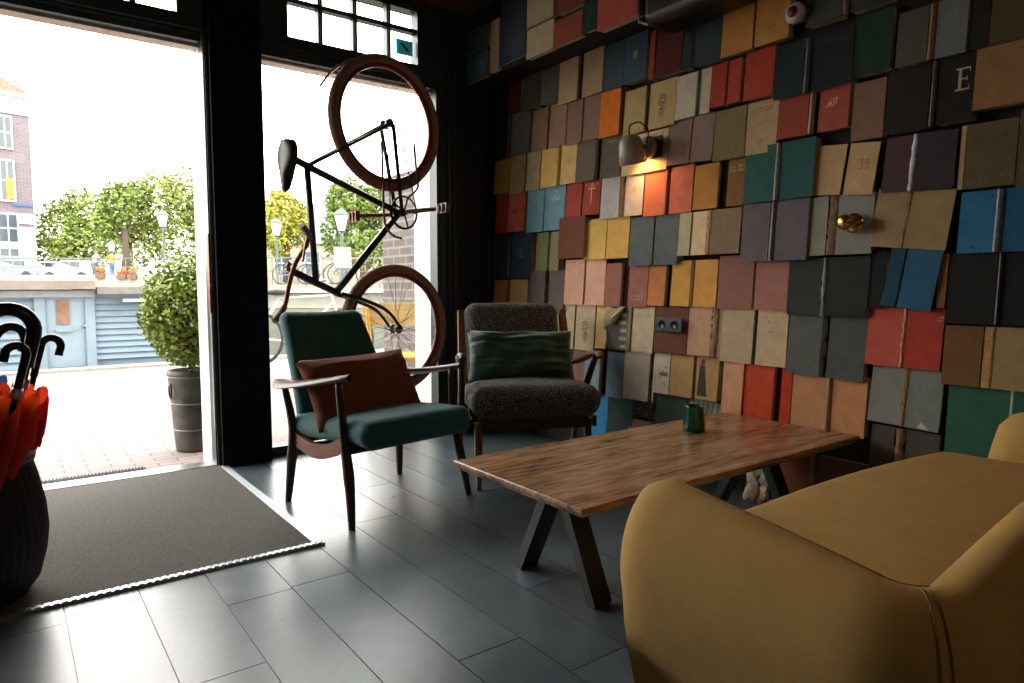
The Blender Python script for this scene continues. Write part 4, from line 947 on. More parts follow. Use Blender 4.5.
MB().tube(catmull([bp(298, 237, .10), bp(296, 247, .09), bp(290, 264, .05), bp(286, 285, .03), bp(280, 304, .05), bp(270, 318, .08)], 6), .0115, 10).build('handlebar', M_cop, bk, True)
MB().tube([bp(300, 241, .10), bp(297, 234, .10), bp(290, 227, .11)], [.014, .016, .015], 12).build('grip', mat('9a948c', .6, .2, 60), bk, True)
MB().tube([bp(279, 306, .055), bp(273, 314, .07), bp(266, 321, .08)], [.014, .016, .015], 12).build('grip', mat('7a563a', .6, .25, 60), bk, True)
MB().tube(catmull([bp(297, 240, .09), bp(293, 250, .11), bp(289, 262, .13)], 5), .006, 8).build('brake_lever', M_chr, bk, True)
# saddle: long axis vertical, nose down
b = MB(); prof = [(139, .012, .0), (141, .045, .0), (148, .072, .003), (157, .078, .004), (166, .062, .006), (174, .036, .006), (183, .026, .004), (189, .020, .001), (192, .006, 0)]
def sad(u, v):
    x = v * (len(prof) - 1); i = min(int(x), len(prof) - 2); t = x - i; y_, w_, k = [lerp(prof[i][j], prof[i + 1][j], t) for j in range(3)]
    c = bp(287.5 - 2.5 * v, y_); q = 2 * PI * u
    return c + BE * (math.cos(q) * .026 + (-.0 if math.cos(q) < 0 else .01)) * min(1, w_ * 30) + BN * math.sin(q) * w_
b.grid(sad, 20, 26, wrapu=True).build('saddle', M_leather, bk, True)
MB().tube([bp(290, 146, .02), bp(294, 158, .015), bp(287, 181, .01)], .004, 6).tube([bp(290, 146, -.02), bp(294, 158, -.015), bp(287, 181, -.01)], .004, 6).build('saddle_rail', M_chr, bk, True)
# cranks, chainring, chain guard, pedals
b = MB(); N_ = 40; rr = .085
P = lambda r, q, o: BBk + (BE * math.cos(q) + Vector((0, 0, 1)) * math.sin(q)) * r + BN * o
b.tube([P(rr, 2 * PI * i / N_, .045) for i in range(N_)], .005, 6, closed=True)
for k in range(5): b.tube([P(.02, 2 * PI * k / 5, .045), P(rr, 2 * PI * k / 5, .045)], .005, 6)
for k in range(36): b.tube([P(rr, 2 * PI * k / 36, .045), P(rr + .008, 2 * PI * k / 36, .045)], .0025, 4)
b.build('chainring', mat('3a3430', .4, .2, 40, metal=.7), bk, True)
b = MB(); b.tube([P(rr + .006, 2 * PI * (i / 24 * .5 + .5), .045) for i in range(25)] + [bp(393, 124, .045)], .0035, 6); b.tube([P(rr + .006, PI, .045), bp(382, 124, .045)], .0035, 6); b.build('chain', mat('2a2522', .45, .2, 60, metal=.6), bk, True)
MB().tube(catmull([bp(375, 143, .06), bp(376.5, 190, .06), bp(378, 222, .06), bp(385, 235, .06), bp(395, 239, .06)], 6), .0065, 8).build('chain_guard', M_cop, bk, True)
MB().tube([BBk + BN * .06, bp(401, 212.5, .065), bp(427, 210, .065)], [.021, .020, .017], 10, flat=.7).build('crank', mat('a0907c', .35, .2, 40, metal=.6), bk, True)
MB().tube([BBk - BN * .06, bp(398, 214, -.065), bp(367, 215, -.065)], [.015, .015, .014], 10, flat=.7).build('crank', M_cop, bk, True)
for (x, o, s) in ((431, .11, 1), (366, -.11, -1)):
    c = bp(x, 209.5 if s > 0 else 215, o); b = MB()
    for dz in (-.022, .022): b.box(c.x - .006, c.x + .006, c.y - .04, c.y + .04, c.z + dz - .006, c.z + dz + .006)
    for dy in (-.042, .0, .042): b.box(c.x - .012, c.x + .012, c.y + dy - .004, c.y + dy + .004, c.z - .026, c.z + .026)
    b.tube([c - Vector((0, .05, 0)) * s * -1, c + Vector((0, .05, 0)) * s * 1], .006, 8)
    b.build('pedal', mat('5a5048', .5, .2, 40, metal=.6) if s > 0 else M_cop, bk, True)
MB().tube(catmull([bp(406, 146, .07), bp(408, 168, .07), bp(410, 188, .07), bp(403, 198, .05)], 5), .006, 8).build('kickstand', M_frm, bk, True)
MB().tube(catmull([bp(320, 86, 0), bp(333, 70, 0), bp(352, 58.5, 0)], 5), .006, 6).build('halo_arc', mat('b4aca0', .35, metal=.8), bk, True)  # pale arc added to draw the bright halo along the tyre

# ================================================================ SMALL FITTINGS ON THE BOOK WALL
# wall lamp
lw = on_x(659, 148, WX - .03)
LP = thing('wall_lamp', 'small taupe wall lamp with adjustable bell shade casting warm light on the books', 'lamp', (WX, lw.y, lw.z))
BXF = 2.603
MB().box(BXF - .012, BXF, lw.y - .055, lw.y + .04, lw.z - .055, lw.z + .05).build('backplate', mat('111514', .5, .1, 20), LP, True, bevel=.004)
rc_ = Vector((BXF - .012, lw.y + .025, lw.z)); M_tau = mat('a8988e', .4, .06, 30, spec=.5)
MB().lathe([(0, .028), (.044, .028), (.053, .022), (.055, .0), (0, 0)], 28, (-1, 0, 0), rc_).build('rosette', M_tau, LP, True)
jt = rc_ + Vector((-.075, .03, .01)); MB().tube([rc_ + Vector((-.028, 0, 0)), jt], .007, 10).ellipsoid(jt, .013, .013, .013).build('arm', M_cop, LP, True)
sh = on_x(631, 149, BXF - .10); top = sh + Vector((-.022, -.008, .062)); ax = Vector((.34, .10, -.93)).normalized()
MB().lathe([(k * 1.18, z * 1.12) for k, z in [(.004, -.004), (.026, 0), (.040, .012), (.048, .035), (.054, .075), (.059, .118), (.057, .118), (.052, .075), (.046, .036), (.038, .015), (.004, .004)]], 32, tuple(ax), top).build('lamp_shade', M_tau, LP, True)
MB().tube([jt, top + ax * .035 + Vector((.035, -.02, 0))], .009, 8).build('knuckle', M_cop, LP, True)
MB().tube(catmull([top + Vector((0, 0, 0)), top + Vector((.0, -.004, .045)), top + Vector((.02, -.05, .055)), top + Vector((.045, -.08, .01)), rc_ + Vector((-.03, -.01, .02))], 8), .0035, 8).build('lamp_cord', mat('15110f', .6), LP, True)
MB().ellipsoid(top + ax * .075, .024, .024, .03, 16, 10).build('bulb', emit_mat('ffc27a', 6), LP, True)
ld = bpy.data.lights.new('warm_light', 'SPOT'); ld.energy = 2.4; ld.color = (1, .60, .27); ld.spot_size = R(165); ld.spot_blend = .6; ld.shadow_soft_size = .02
lo = bpy.data.objects.new('warm_light', ld); COL.objects.link(lo); lo.parent = LP; lo.matrix_basis = wm(LP).inverted() @ (Matrix.Translation(top + ax * .11) @ Vector((.6, -.55, -.8)).to_track_quat('-Z', 'Y').to_matrix().to_4x4())
# double socket
X = 2.606
a, c = on_x(656, 317, X), on_x(683, 332.5, X)
so = thing('wall_socket', 'black blue double power socket set in the chocolate brown book', 'socket', (WX, (a.y + c.y) / 2, (a.z + c.z) / 2))
M_sock = mat('26323a', .35, .1, 30)
MB().box(X - .010, X, c.y, a.y, c.z, a.z).build('faceplate', M_sock, so, True, bevel=.003)
for k in (.27, .72):
    yy = lerp(a.y, c.y, k); zz = (a.z + c.z) / 2
    MB().lathe([(.024, .0005), (.023, .003), (.0185, .0035), (.0175, .0012), (.0, .0012)], 24, (-1, 0, 0), (X - .010, yy, zz)).build('outlet', mat('080b0d', .35), so, True)
# brass knob
q = on_x(854, 223, 2.60); kn = thing('mounted_doorknob', 'polished brass door knob screwed onto the pale grey book', 'knob', tuple(q))
M_brass = mat('cfa763', .2, .15, 30, metal=1.)
MB().lathe([(0, 0), (.034, 0), (.038, .003), (.037, .007), (.026, .010), (.016, .012), (.0, .012)], 32, (-1, 0, 0), q + Vector((.002, 0, 0))).build('rose', M_brass, kn, True)
MB().lathe([(.011, .01), (.010, .026), (.018, .034), (.028, .044), (.031, .056), (.027, .068), (.014, .075), (.0, .076)], 32, (-1, .12, .02), q).build('grip', M_brass, kn, True)
# round white fitting up high
q = on_x(797.5, 14, 2.61); rd = thing('round_fitting', 'round white plastic wall fitting with brown centre high on the book wall', 'fitting', tuple(q))
MB().lathe([(0, .0), (.040, 0), (.041, .02), (.036, .030), (.0, .032)], 32, (-1, 0, 0), q).build('housing', mat('b8b2a6', .45, .05, 20), rd, True)
MB().lathe([(.022, .0295), (.021, .036), (.0, .037)], 28, (-1, 0, 0), q + Vector((0, .004, .003))).build('cap', mat('54291e', .4, .15, 30), rd, True)
MB().box(q.x - .004, WX - .001, q.y - .02, q.y + .02, q.z - .02, q.z + .02).build('stem', mat('b8b2a6', .45), rd, True)
# black unit under the ceiling
a, c = on_x(643, 8, 2.43), on_x(738, 6, 2.43); zb_ = on_x(690, 12, 2.43).z
un = thing('ceiling_speaker', 'black rounded unit with a chrome edge under the ceiling', 'speaker', (2.5, (a.y + c.y) / 2, zb_))
s = rbox(.22, abs(a.y - c.y), CZ - zb_ - .02, .05, 5); s.xf(Matrix.Translation((2.52, (a.y + c.y) / 2, (CZ + zb_) / 2))).build('housing', mat('0c0d0e', .35, .1, 30), un, True)
MB().tube(catmull([(2.405, a.y + .004, CZ - .03), (2.408, a.y + .004, zb_ + .08), (2.412, a.y - .006, zb_ + .035), (2.415, a.y - .05, zb_ + .012)], 6), .006, 8).build('edge_trim', M_chr, un, True)
MB().box(2.404, 2.4095, c.y + .08, a.y - .08, zb_ + .10, zb_ + .115).build('slot', mat('3a3c3e', .4, metal=.5), un, True)
def STK(h):
    m = mat(h, .6, .05, 30).copy(); nt = m.node_tree; N = nt.nodes; o = [n for n in N if n.type == 'OUTPUT_MATERIAL'][0]; t = N.new('ShaderNodeBsdfTranslucent'); t.inputs['Color'].default_value = (*lin(h), 1); mx = N.new('ShaderNodeMixShader'); mx.inputs[0].default_value = .6
    nt.links.new(N['Principled BSDF'].outputs[0], mx.inputs[1]); nt.links.new(t.outputs[0], mx.inputs[2]); nt.links.new(mx.outputs[0], o.inputs[0]); return m
# sticker on the fanlight
q = on_y(404.5, 47.5, FY + .02); st = thing('window_sticker', 'small cyan edged sticker on the fanlight pane', 'sticker', tuple(q))
MB().box(q.x - .056, q.x + .056, q.y + .0015, q.y + .003, q.z - .045, q.z + .045).build('backing', STK('3fb0c6'), st, True)
MB().box(q.x - .036, q.x + .050, q.y + .0005, q.y + .0014, q.z - .034, q.z + .036).build('face', STK('d9ded9'), st, True)
b = MB(); b.add([(q.x - .03, q.y, q.z + .022), (q.x - .012, q.y, q.z + .026), (q.x + .036, q.y, q.z - .018), (q.x + .012, q.y, q.z - .02)], [(0, 1, 2, 3)]); b.build('mark', STK('6a5a52'), st, True)
# ================================================================ OUTSIDE
M_leaf = [mat(c, .7, .35, 3) for c in ('55661f', '66762c', '4c5e26', '69762f')]
M_bark = mat('3c3228', .9, .3, 12, .5, 30)
# planter
pz = on_z(189, 452, -.025); PX, PY = .868, 4.30
pl = thing('planter', 'weathered black pot with rings and a clipped box bush outside the doorway', 'plant', (PX, PY, -.025))
b = MB().lathe([(0, 0), (.098, 0), (.103, .02), (.112, .14), (.122, .30), (.132, .44), (.138, .45), (.138, .475), (.126, .475), (.12, .44), (.0, .43)], 36); b.build('pot', mat('2a2b2c', .55, .6, 5, .2, 40, col2='6b665c'), pl)
for z, r_ in ((.13, .1115), (.285, .1215), (.44, .133)): MB().tube([(r_ * math.cos(2 * PI * i / 36), r_ * math.sin(2 * PI * i / 36), z) for i in range(36)], .004, 6, closed=True).build('hoop', mat('8a8780', .5, .2, 30, metal=.3), pl)
for s in (-1,): MB().tube([(-.128 + .0 * i, -.035 + .032 * math.cos(2 * PI * i / 20), .36 + .04 * math.sin(2 * PI * i / 20)) for i in range(20)], .005, 6, closed=True).build('ring_handle', mat('3a342e', .5, metal=.6), pl)
MB().tube([(0, 0, .40), (0, 0, .62)], .02, 8).build('stem', M_bark, pl)
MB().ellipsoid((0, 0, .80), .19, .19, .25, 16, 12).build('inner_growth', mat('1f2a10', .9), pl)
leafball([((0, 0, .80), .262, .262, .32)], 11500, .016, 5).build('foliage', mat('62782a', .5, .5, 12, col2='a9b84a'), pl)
# drain grate by the threshold
a, c = on_z(36, 484, -.025), on_z(122, 470, -.025)
b = MB(); b.box(.10, .56, 3.83, 4.0, -.03, -.02)
for i in range(30): b.box(.105 + i * .015, .111 + i * .015, 3.84, 3.99, -.02, -.012)
tag(b.build('drain_grate', mat('2a2e2c', .8, .3, 40, spec=.2)), 'dark slotted grate in the paving just outside the threshold', 'grate')

# blue houseboat shed along the quay
HY = 9.86
X_ = lambda x: on_y(x, 320, HY).x
Zy = lambda y, x=80: on_y(x, y, HY).z
hb = thing('houseboat', 'pale blue boarded houseboat with flat cream roof moored along the quay', 'houseboat', (0, HY, -.1))
M_blue = mat('7f929e', .7, .08, 4, .1, 60); M_blue2 = mat('768a98', .7, .08, 4)
XR = X_(236)
MB().box(-7, XR, HY, HY + 3.4, -.4, Zy(290)).build('hull', M_blue, hb, True)
def louvers(x0, x1, y0, y1, n):
    b = MB(); xa, xb = X_(x0), X_(x1); z0, z1 = Zy(y1), Zy(y0)
    for i in range(n):
        z = lerp(z0, z1, i / n); h = (z1 - z0) / n
        b.hexa([(xa, HY - .045, z), (xb, HY - .045, z), (xb, HY - .004, z), (xa, HY - .004, z), (xa, HY - .012, z + h * .94), (xb, HY - .012, z + h * .94), (xb, HY - .004, z + h * .94), (xa, HY - .004, z + h * .94)])
    return b
louvers(-160, 38, 300, 366, 9).build('louvre_panel', M_blue2, hb, True)
louvers(95, 234, 298, 360, 10).build('louvre_panel', M_blue2, hb, True)
b = MB(); b.box(X_(42), X_(86), HY - .03, HY - .002, Zy(366), Zy(297)); dd = b.build('door', mat('8698a4', .6, .06, 3), hb, True)
b = MB(); b.box(X_(57), X_(69), HY - .045, HY - .0305, Zy(324), Zy(300)); b.build('door_window', mat('7e6450', .7, .3, 12), dd, True)
b = MB(); b.box(X_(55), X_(72), HY - .07, HY - .0305, Zy(331), Zy(328)); b.build('door_ledge', M_blue, dd, True)
b = MB(); b.ellipsoid((X_(84), HY - .045, Zy(326)), .02, .02, .03); b.build('door_handle', M_chr, dd, True)
for x in (40, 90): MB().box(X_(x) - .05, X_(x) + .05, HY - .06, HY - .001, Zy(367), Zy(296)).build('post', M_blue, hb, True)
M_roof = mat('7e766c', .85, .2, 6, .3, 30)
MB().box(-7, X_(95), HY - .25, HY + 3.6, Zy(289), Zy(281)).build('roof', M_roof, hb, True)
MB().box(X_(95) + .02, XR + .2, HY - .22, HY + 3.6, Zy(294), Zy(287)).build('roof', mat('747068', .85, .35, 8, .4, 30), hb, True)
MB().box(-7, X_(95), HY - .12, HY - .001, Zy(297), Zy(290.5)).build('fascia', mat('8c9498', .7), hb, True)
MB().box(X_(122), X_(160), HY - .2, HY - .1, Zy(302), Zy(299)).build('awning', mat('a8acae', .6), hb, True)

# bridge on the far side with railing, flower boxes, people, cars
def far(x, y, d): return at_d(x, y, d)
BD = 40.
bz_ = far(110, 279, BD).z
br_ = thing('canal_bridge', 'stone canal bridge with iron railing far beyond the houseboat', 'bridge', (far(110, 279, BD).x, far(110, 279, BD).y, -1.2))
Pm = far(20, 280, BD); Pn = far(200, 280, BD); dirb = (Pn - Pm); dirb.z = 0; dirb.normalize(); nb = Vector((dirb.y, -dirb.x, 0))
def strip(name, u0, u1, w0, w1, z0, z1, m, par):
    P = [Pm + dirb * u + nb * w_ for u, w_ in ((u0, w0), (u1, w0), (u1, w1), (u0, w1))]
    return MB().hexa([(p.x, p.y, z0) for p in P] + [(p.x, p.y, z1) for p in P]).build(name, m, par, True)
strip('deck', -22, 26, -1, 5, .3, bz_, mat('8a8078', .9, .2, 2), br_)
strip('parapet', -22, 26, 4.6, 5, bz_, bz_ + .15, mat('938a80', .9, .2, 2), br_)
b = MB(); 
for k in range(60):
    p = Pm + dirb * (-12 + k * .42) + nb * 4.8; b.tube([(p.x, p.y, bz_ + .15), (p.x, p.y, bz_ + 1.0)], .02, 5)
for z in (.55, 1.0):
    p, q = Pm + dirb * -12 + nb * 4.8, Pm + dirb * 13 + nb * 4.8; b.tube([(p.x, p.y, bz_ + z), (q.x, q.y, bz_ + z)], .03, 6)
b.build('railing', mat('5a5e58', .6), br_, True)
def flowers(x0, x1, y, d, seed, label):
    a, c = far(x0, y, d), far(x1, y, d); r = thing('flower_box', label, 'flowers', ((a.x + c.x) / 2, (a.y + c.y) / 2, a.z), math.atan2(c.y - a.y, c.x - a.x))
    L_ = (c - a).length; b = MB().box(-L_ / 2, L_ / 2, -.15, .15, 0, .25); b.build('trough', mat('5c4a3c', .8), r)
    leafball([((0, 0, .38), L_ / 2, .22, .22)], 260, .07, seed).build('blossoms', mat('c8582c', .7, .4, 4, col2='d88a5a'), r)
flowers(97, 105, 278, 35, 1, 'orange flower box on the bridge rail below the grey dressed rider'); flowers(118, 127, 279, 35, 2, 'orange flower box on the bridge rail beside the orange jacket'); flowers(130, 137, 279, 35, 3, 'orange flower box on the bridge rail farthest toward the tall lamp')
def person(label, px, d, ytop, yfoot, face, coat, trousers, hair, lean=0., arms=.4):
    foot = far(px, yfoot, d); foot.z = bz_ + .01; top_ = far(px, ytop, d); H = top_.z - foot.z
    r = thing('person', label, 'person', tuple(foot), face)
    def skin(name, pts, edges, rad, m):
        me = bpy.data.meshes.new(name); me.from_pydata([(x * H, (y + lean * max(0, z - .5)) * H, z * H) for x, y, z in pts], edges, [])
        o = bpy.data.objects.new(name, me); COL.objects.link(o); o.parent = r
        md = o.modifiers.new('k', 'SKIN'); sv = me.skin_vertices[0].data
        for i, q in enumerate(rad): sv[i].radius = (q * H, q * H * .9); sv[i].use_root = (i == 0)
        s = o.modifiers.new('s', 'SUBSURF'); s.levels = 1; s.render_levels = 1; me.materials.append(m); return o
    J = [(0, 0, .52), (0, 0, .66), (0, 0, .80), (0, .005, .86), (0, .01, .93), (-.055, 0, .50), (-.06, .02, .28), (-.06, -.01, .03), (.055, 0, .50), (.06, .03, .28), (.06, 0, .03), (-.115, 0, .80), (-.15, .03 + .1 * arms, .64), (-.12, .05 + .3 * arms, .56), (.115, 0, .80), (.15, .03 + .1 * arms, .64), (.12, .05 + .3 * arms, .56), (-.06, .07, .01), (.06, .08, .01)]
    E = [(0, 1), (1, 2), (2, 3), (3, 4), (0, 5), (5, 6), (6, 7), (0, 8), (8, 9), (9, 10), (2, 11), (11, 12), (12, 13), (2, 14), (14, 15), (15, 16), (7, 17), (10, 18)]
    rd = [.075, .08, .085, .035, .06, .05, .035, .024, .05, .035, .024, .038, .03, .02, .038, .03, .02, .02, .02]
    skin('body', J, E, rd, mat('b08468', .6))
    ci = [0, 1, 2, 11, 12, 13, 14, 15, 16]; mp_ = {j: i for i, j in enumerate(ci)}
    skin('jacket', [J[j] for j in ci], [(mp_[a], mp_[c]) for a, c in E if a in mp_ and c in mp_], [rd[j] + .014 for j in ci], mat(coat, .8, .15, 6))
    ci = [0, 5, 6, 7, 8, 9, 10]; mp2 = {j: i for i, j in enumerate(ci)}
    skin('trousers', [J[j] for j in ci], [(mp2[a], mp2[c]) for a, c in E if a in mp2 and c in mp2], [rd[j] + .010 for j in ci], mat(trousers, .8, .15, 6))
    MB().ellipsoid((0, (.0 + lean * .45) * H, .955 * H), .058 * H, .06 * H, .05 * H, 12, 8).build('hair', mat(hair, .8), r)
person('person in an orange jacket and blue trousers standing on the bridge', 113, 35.3, 251, 286, R(20), 'd8731f', '4a6486', '3a2a20')
person('person in grey and dark clothes leaning forward on the bridge', 95, 36.5, 251, 286, R(-60), '7c868c', '3f4a58', '8a5a3a', lean=.25, arms=1.2)

def car(label, px, py, d, L_, col, face):
    p = far(px, py, d); H = 1.45; r = thing('car', label, 'car', tuple(p), face)
    b = MB(); prof = [(-L_ / 2, .35), (-L_ / 2, .75), (-L_ / 2 + .15, .85), (-L_ * .27, .92), (-L_ * .12, 1.40), (L_ * .22, 1.42), (L_ * .36, .98), (L_ / 2 - .1, .88), (L_ / 2, .7), (L_ / 2, .35)]
    n = len(prof); W = .85
    for s in (0,):
        vs = [(x, -W + (.13 if z > .95 else 0), z) for x, z in prof] + [(x, W - (.13 if z > .95 else 0), z) for x, z in prof]
        b.add(vs, [tuple(range(n)), tuple(reversed(range(n, 2 * n)))] + [(i, n + i, n + (i + 1) % n, (i + 1) % n) for i in range(n)])
    b.build('car_body', mat(col, .25, .05, 5, coat=.5), r, bevel=.05)
    b = MB(); b.box(-L_ * .14, L_ * .05, -W + .10, W - .10, .98, 1.33); b.box(L_ * .07, L_ * .24, -W + .10, W - .10, .98, 1.33); b.build('windows', mat('2c3a44', .15), r)
    for x in (-L_ * .3, L_ * .3):
        for y in (-W + .05, W - .05): MB().lathe([(0, -.1), (.31, -.1), (.31, .1), (0, .1)], 16, (0, 1, 0), (x, y, .31)).build('wheel', mat('1a1a1a', .7), r)
A1 = math.atan2(dirb.y, dirb.x)
car('pale blue car parked on the far quay below the brick house', 18, 280, 48, 4.1, '6e8ea6', A1)
car('white car on the far quay beside the pale blue car', 48, 281, 50, 3.8, 'a8aaac', A1 + .1)
car('silver white car on the far quay in front of the trees', 74, 281, 47, 3.6, '9ea6aa', A1)

# tall house at the left edge of the view
D_ = 52.
e = far(38, 285, D_); c2 = far(-60, 285, D_ + 2); dv = (c2 - e); dv.z = 0; Lh = dv.length; ah = R(14)
hx = lambda px: (lambda d: (lambda t: ((CAMP + d * t) - e).dot(Vector((math.cos(ah), math.sin(ah), 0))))(((e - CAMP).dot(Vector((-math.sin(ah), math.cos(ah), 0)))) / d.dot(Vector((-math.sin(ah), math.cos(ah), 0)))))(ray(px, 200))
Lh = 9.
hs = thing('canal_house', 'grey brick canal house with white windows and red tiled roof', 'building', (e.x, e.y, 0), ah)
zf = lambda y: far(20, y, D_).z
M_hb = brick_mat('675d64', '5a5259', '746c6e', .44, .14, .02, .9, .2, 'XZ', .3); M_wht = mat('b0aca6', .7, .08, 2); M_win = mat('39434a', .15, .2, 1)
MB().box(-Lh, 0, .0, 9, 1.0, zf(108)).build('facade_brick', M_hb, hs)
MB().box(-Lh - .1, .06, -.12, 9.05, zf(120), zf(104)).build('cornice', M_wht, hs)
MB().box(-Lh, .02, -.06, 0, zf(225), zf(215)).build('cornice', M_wht, hs)
MB().box(-Lh, .01, -.08, 9.01, 1.0, zf(228)).build('ground_storey', M_wht, hs)
MB().box(-Lh - .2, .2, -.35, 9.2, zf(104), zf(100)).build('gutter', mat('8c9094', .6), hs)
zr0, zr1 = zf(100), zf(58)
MB().add([(-Lh - .2, -.35, zr0), (.2, -.35, zr0), (.2, 9.2, zr0), (-Lh - .2, 9.2, zr0), (-Lh + 1, 4.2, zr1), (-2.6, 4.2, zr1)], [(0, 1, 5, 4), (1, 2, 5), (2, 3, 4, 5), (3, 0, 4), (3, 2, 1, 0)]).build('roof', brick_mat('a4553a', '8f4530', '6a3324', .35, .3, .04, .8, .5, 'XZ', .3), hs)
ppm = D_ / 678
for x0, x1, y0, y1 in ((2, 14, 124, 153), (2, 14, 166, 203), (-26, -14, 124, 153), (-26, -14, 166, 203), (-3, 15, 217, 243), (-34, -8, 217, 243), (-3, 15, 250, 265)):
    xa, xb = hx(x0), hx(x1)
    f = MB().box(xa - .12, xb + .12, -.14, -.05, zf(y1) - .12, zf(y0) + .12).build('window', M_wht, hs)
    b = MB(); xm, zm = (xa + xb) / 2, (zf(y0) + zf(y1)) / 2
    for a, c in ((xa, xm - .05), (xm + .05, xb)):
        for p, q in ((zf(y1), zm - .05), (zm + .05, zf(y0))): b.box(a, c, -.16, -.141, p, q)
    b.build('pane', M_win, f)
    if (x0, y0) == (2, 166): MB().box(xa + .25, xb - .05, -.175, -.161, zf(y1) + .1, zm + .2).build('curtain', mat('b0762c', .8, .4, 3), f)
MB().box(-1.3, -.1, -.16, -.12, zf(208), zf(205.5)).build('street_sign', mat('2c4a86', .5), hs)

# trees
def tree(label, blobs, d, trunk, n, size, m, seed):
    """blobs: (px, py, half-width px, half-height px, depth offset)"""
    tb, tt_ = far(trunk[0], trunk[1], d), far(trunk[2], trunk[3], d); tb.z = 1.2 if d > 30 else -.03
    r = thing('leafy_tree', label, 'tree', tuple(tb)); k = d / 678
    cs = [(far(x, y, d + dd), w_ * k, min(w_, h_) * k, h_ * k) for x, y, w_, h_, dd in blobs]
    leafball(cs, n, size, seed).build('crown', m, r, True)
    b = MB().tube([tb, tb.lerp(tt_, .5) + Vector((.1, 0, 0)), tt_], [.32 * trunk[4], .24 * trunk[4], .16 * trunk[4]], 10)
    for x, y, w_, h_, dd in blobs[:5]: b.tube([tb.lerp(tt_, .75), far(x, y, d + dd)], [.12 * trunk[4], .04 * trunk[4]], 6)
    b.build('trunk', M_bark, r, True)
tree('broad pale green tree beside the brick house', [(62, 232, 24, 32, 0), (84, 215, 26, 28, 2), (52, 252, 18, 18, 1), (100, 238, 20, 30, 1), (80, 250, 28, 22, -1)], 55, (84, 282, 84, 240, 1.), 5200, .22, M_leaf[1], 11)
tree('taller yellow green tree rising behind the street lamp', [(160, 205, 34, 34, 0), (186, 192, 26, 26, 1), (130, 212, 22, 30, -1), (178, 238, 34, 30, 1), (140, 245, 26, 26, 0), (215, 215, 30, 40, 2)], 50, (126, 284, 128, 225, 1.3), 7200, .2, M_leaf[3], 12)
tree('dark trunked tree between the two lamps with loose branches', [(118, 205, 18, 24, 0), (138, 196, 16, 16, 2), (108, 225, 14, 16, 0)], 46, (125, 284, 124, 228, 1.), 1800, .2, M_leaf[0], 13)
tree('yellowing young tree seen through the window under the saddle', [(284, 215, 18, 26, 0), (300, 225, 14, 24, 1), (278, 240, 14, 18, 0), (262, 220, 14, 24, 1)], 34, (286, 275, 286, 235, .6), 3000, .14, mat('8c8a2a', .7, .4, 3), 14)
tree('dense green tree seen through the window behind the bicycle frame', [(352, 205, 26, 26, 0), (378, 215, 24, 34, 1), (336, 235, 16, 24, 0), (365, 250, 26, 20, -1), (398, 240, 16, 32, 0), (340, 200, 14, 20, 1)], 30, (362, 280, 362, 235, .8), 6800, .12, M_leaf[0], 15)
# far brick house with slate roof, through the window
e = far(300, 272, 62); hs2 = thing('distant_house', 'far pinkish house with slate roof seen between the window trees', 'building', (e.x, e.y, .5), -YAW)
s_ = 62 / 678; M_pk = mat('a08878', .9, .2, 1)
MB().box(-3.5, 6.5, 0, 6, 0, 48 * s_ ).build('wall', M_pk, hs2)
zt = 48 * s_; MB().add([(-3.7, -.3, zt), (6.7, -.3, zt), (6.7, 6.3, zt), (-3.7, 6.3, zt), (-3.0, 3, zt + 4.0), (6, 3, zt + 4.0)], [(0, 1, 5, 4), (1, 2, 5), (2, 3, 4, 5), (3, 0, 4)]).build('roof', mat('6b7078', .8, .3, 2), hs2)
MB().box(-3.4, -2.2, 2.4, 3.4, zt + 2.5, zt + 5.2).build('chimney', mat('a0604a', .9), hs2)
for x in (-1.6, 1.2, 4.0):
    f = MB().box(x - .75, x + .75, -.08, 0, 1.4, 3.8).build('window', M_wht, hs2); b = MB()
    for a in (-.62, .04): b.box(x + a, x + a + .58, -.1, -.081, 1.55, 2.6); b.box(x + a, x + a + .58, -.1, -.081, 2.7, 3.65)
    b.build('pane', M_win, f)
# neighbouring brick wall outside the window
struct(MB().box(2.62, 3.4, 4.68, 5.35, -.05, 1.85).build('wall_neighbour', brick_mat('6a6260', '5a5250', '827a78', .21, .07, .009, .9, .5, 'YZ', .3)))
# street lamps
def street_lamp(label, px, ytop, d, zb, board=False):
    t = far(px, ytop, d); r = thing('street_lamp', label, 'street lamp', (t.x, t.y, zb)); h = t.z - zb
    M_p = mat('4a5450', .6, .2, 10)
    MB().lathe([(0, 0), (.12, 0), (.12, .25), (.06, .45), (.05, 1.2), (.042, h - .8), (.06, h - .72), (.0, h - .70)], 12).build('pole', M_p, r)
    b = MB().lathe([(.10, h - .68), (.21, h - .22)], 6); b.build('lantern_glass', mat('c0c4c4', .3, .05), r)
    MB().lathe([(.0, h - .7), (.11, h - .69), (.11, h - .66), (.0, h - .66)], 6).build('lantern_base', M_p, r)
    MB().lathe([(.25, h - .22), (.25, h - .18), (.12, h - .07), (.05, h - .03), (.03, h), (0, h)], 6).build('lantern_cap', M_p, r)
    if board: MB().box(-.26, .26, -.06, -.03, h - 1.75, h - 1.15).build('notice_board', mat('b8bab8', .6), r)
street_lamp('tall lantern street lamp standing before the trees by the box bush', 162, 210, 27, 1.0)
street_lamp('lantern street lamp seen over the orange jacket on the bridge', 111, 241, 42, 1.3)
street_lamp('lantern street lamp with a white board, seen through the window', 341, 208, 20, 0., True)
street_lamp('lantern street lamp just beside the brick pier, under the saddle', 276, 218, 26, .6)
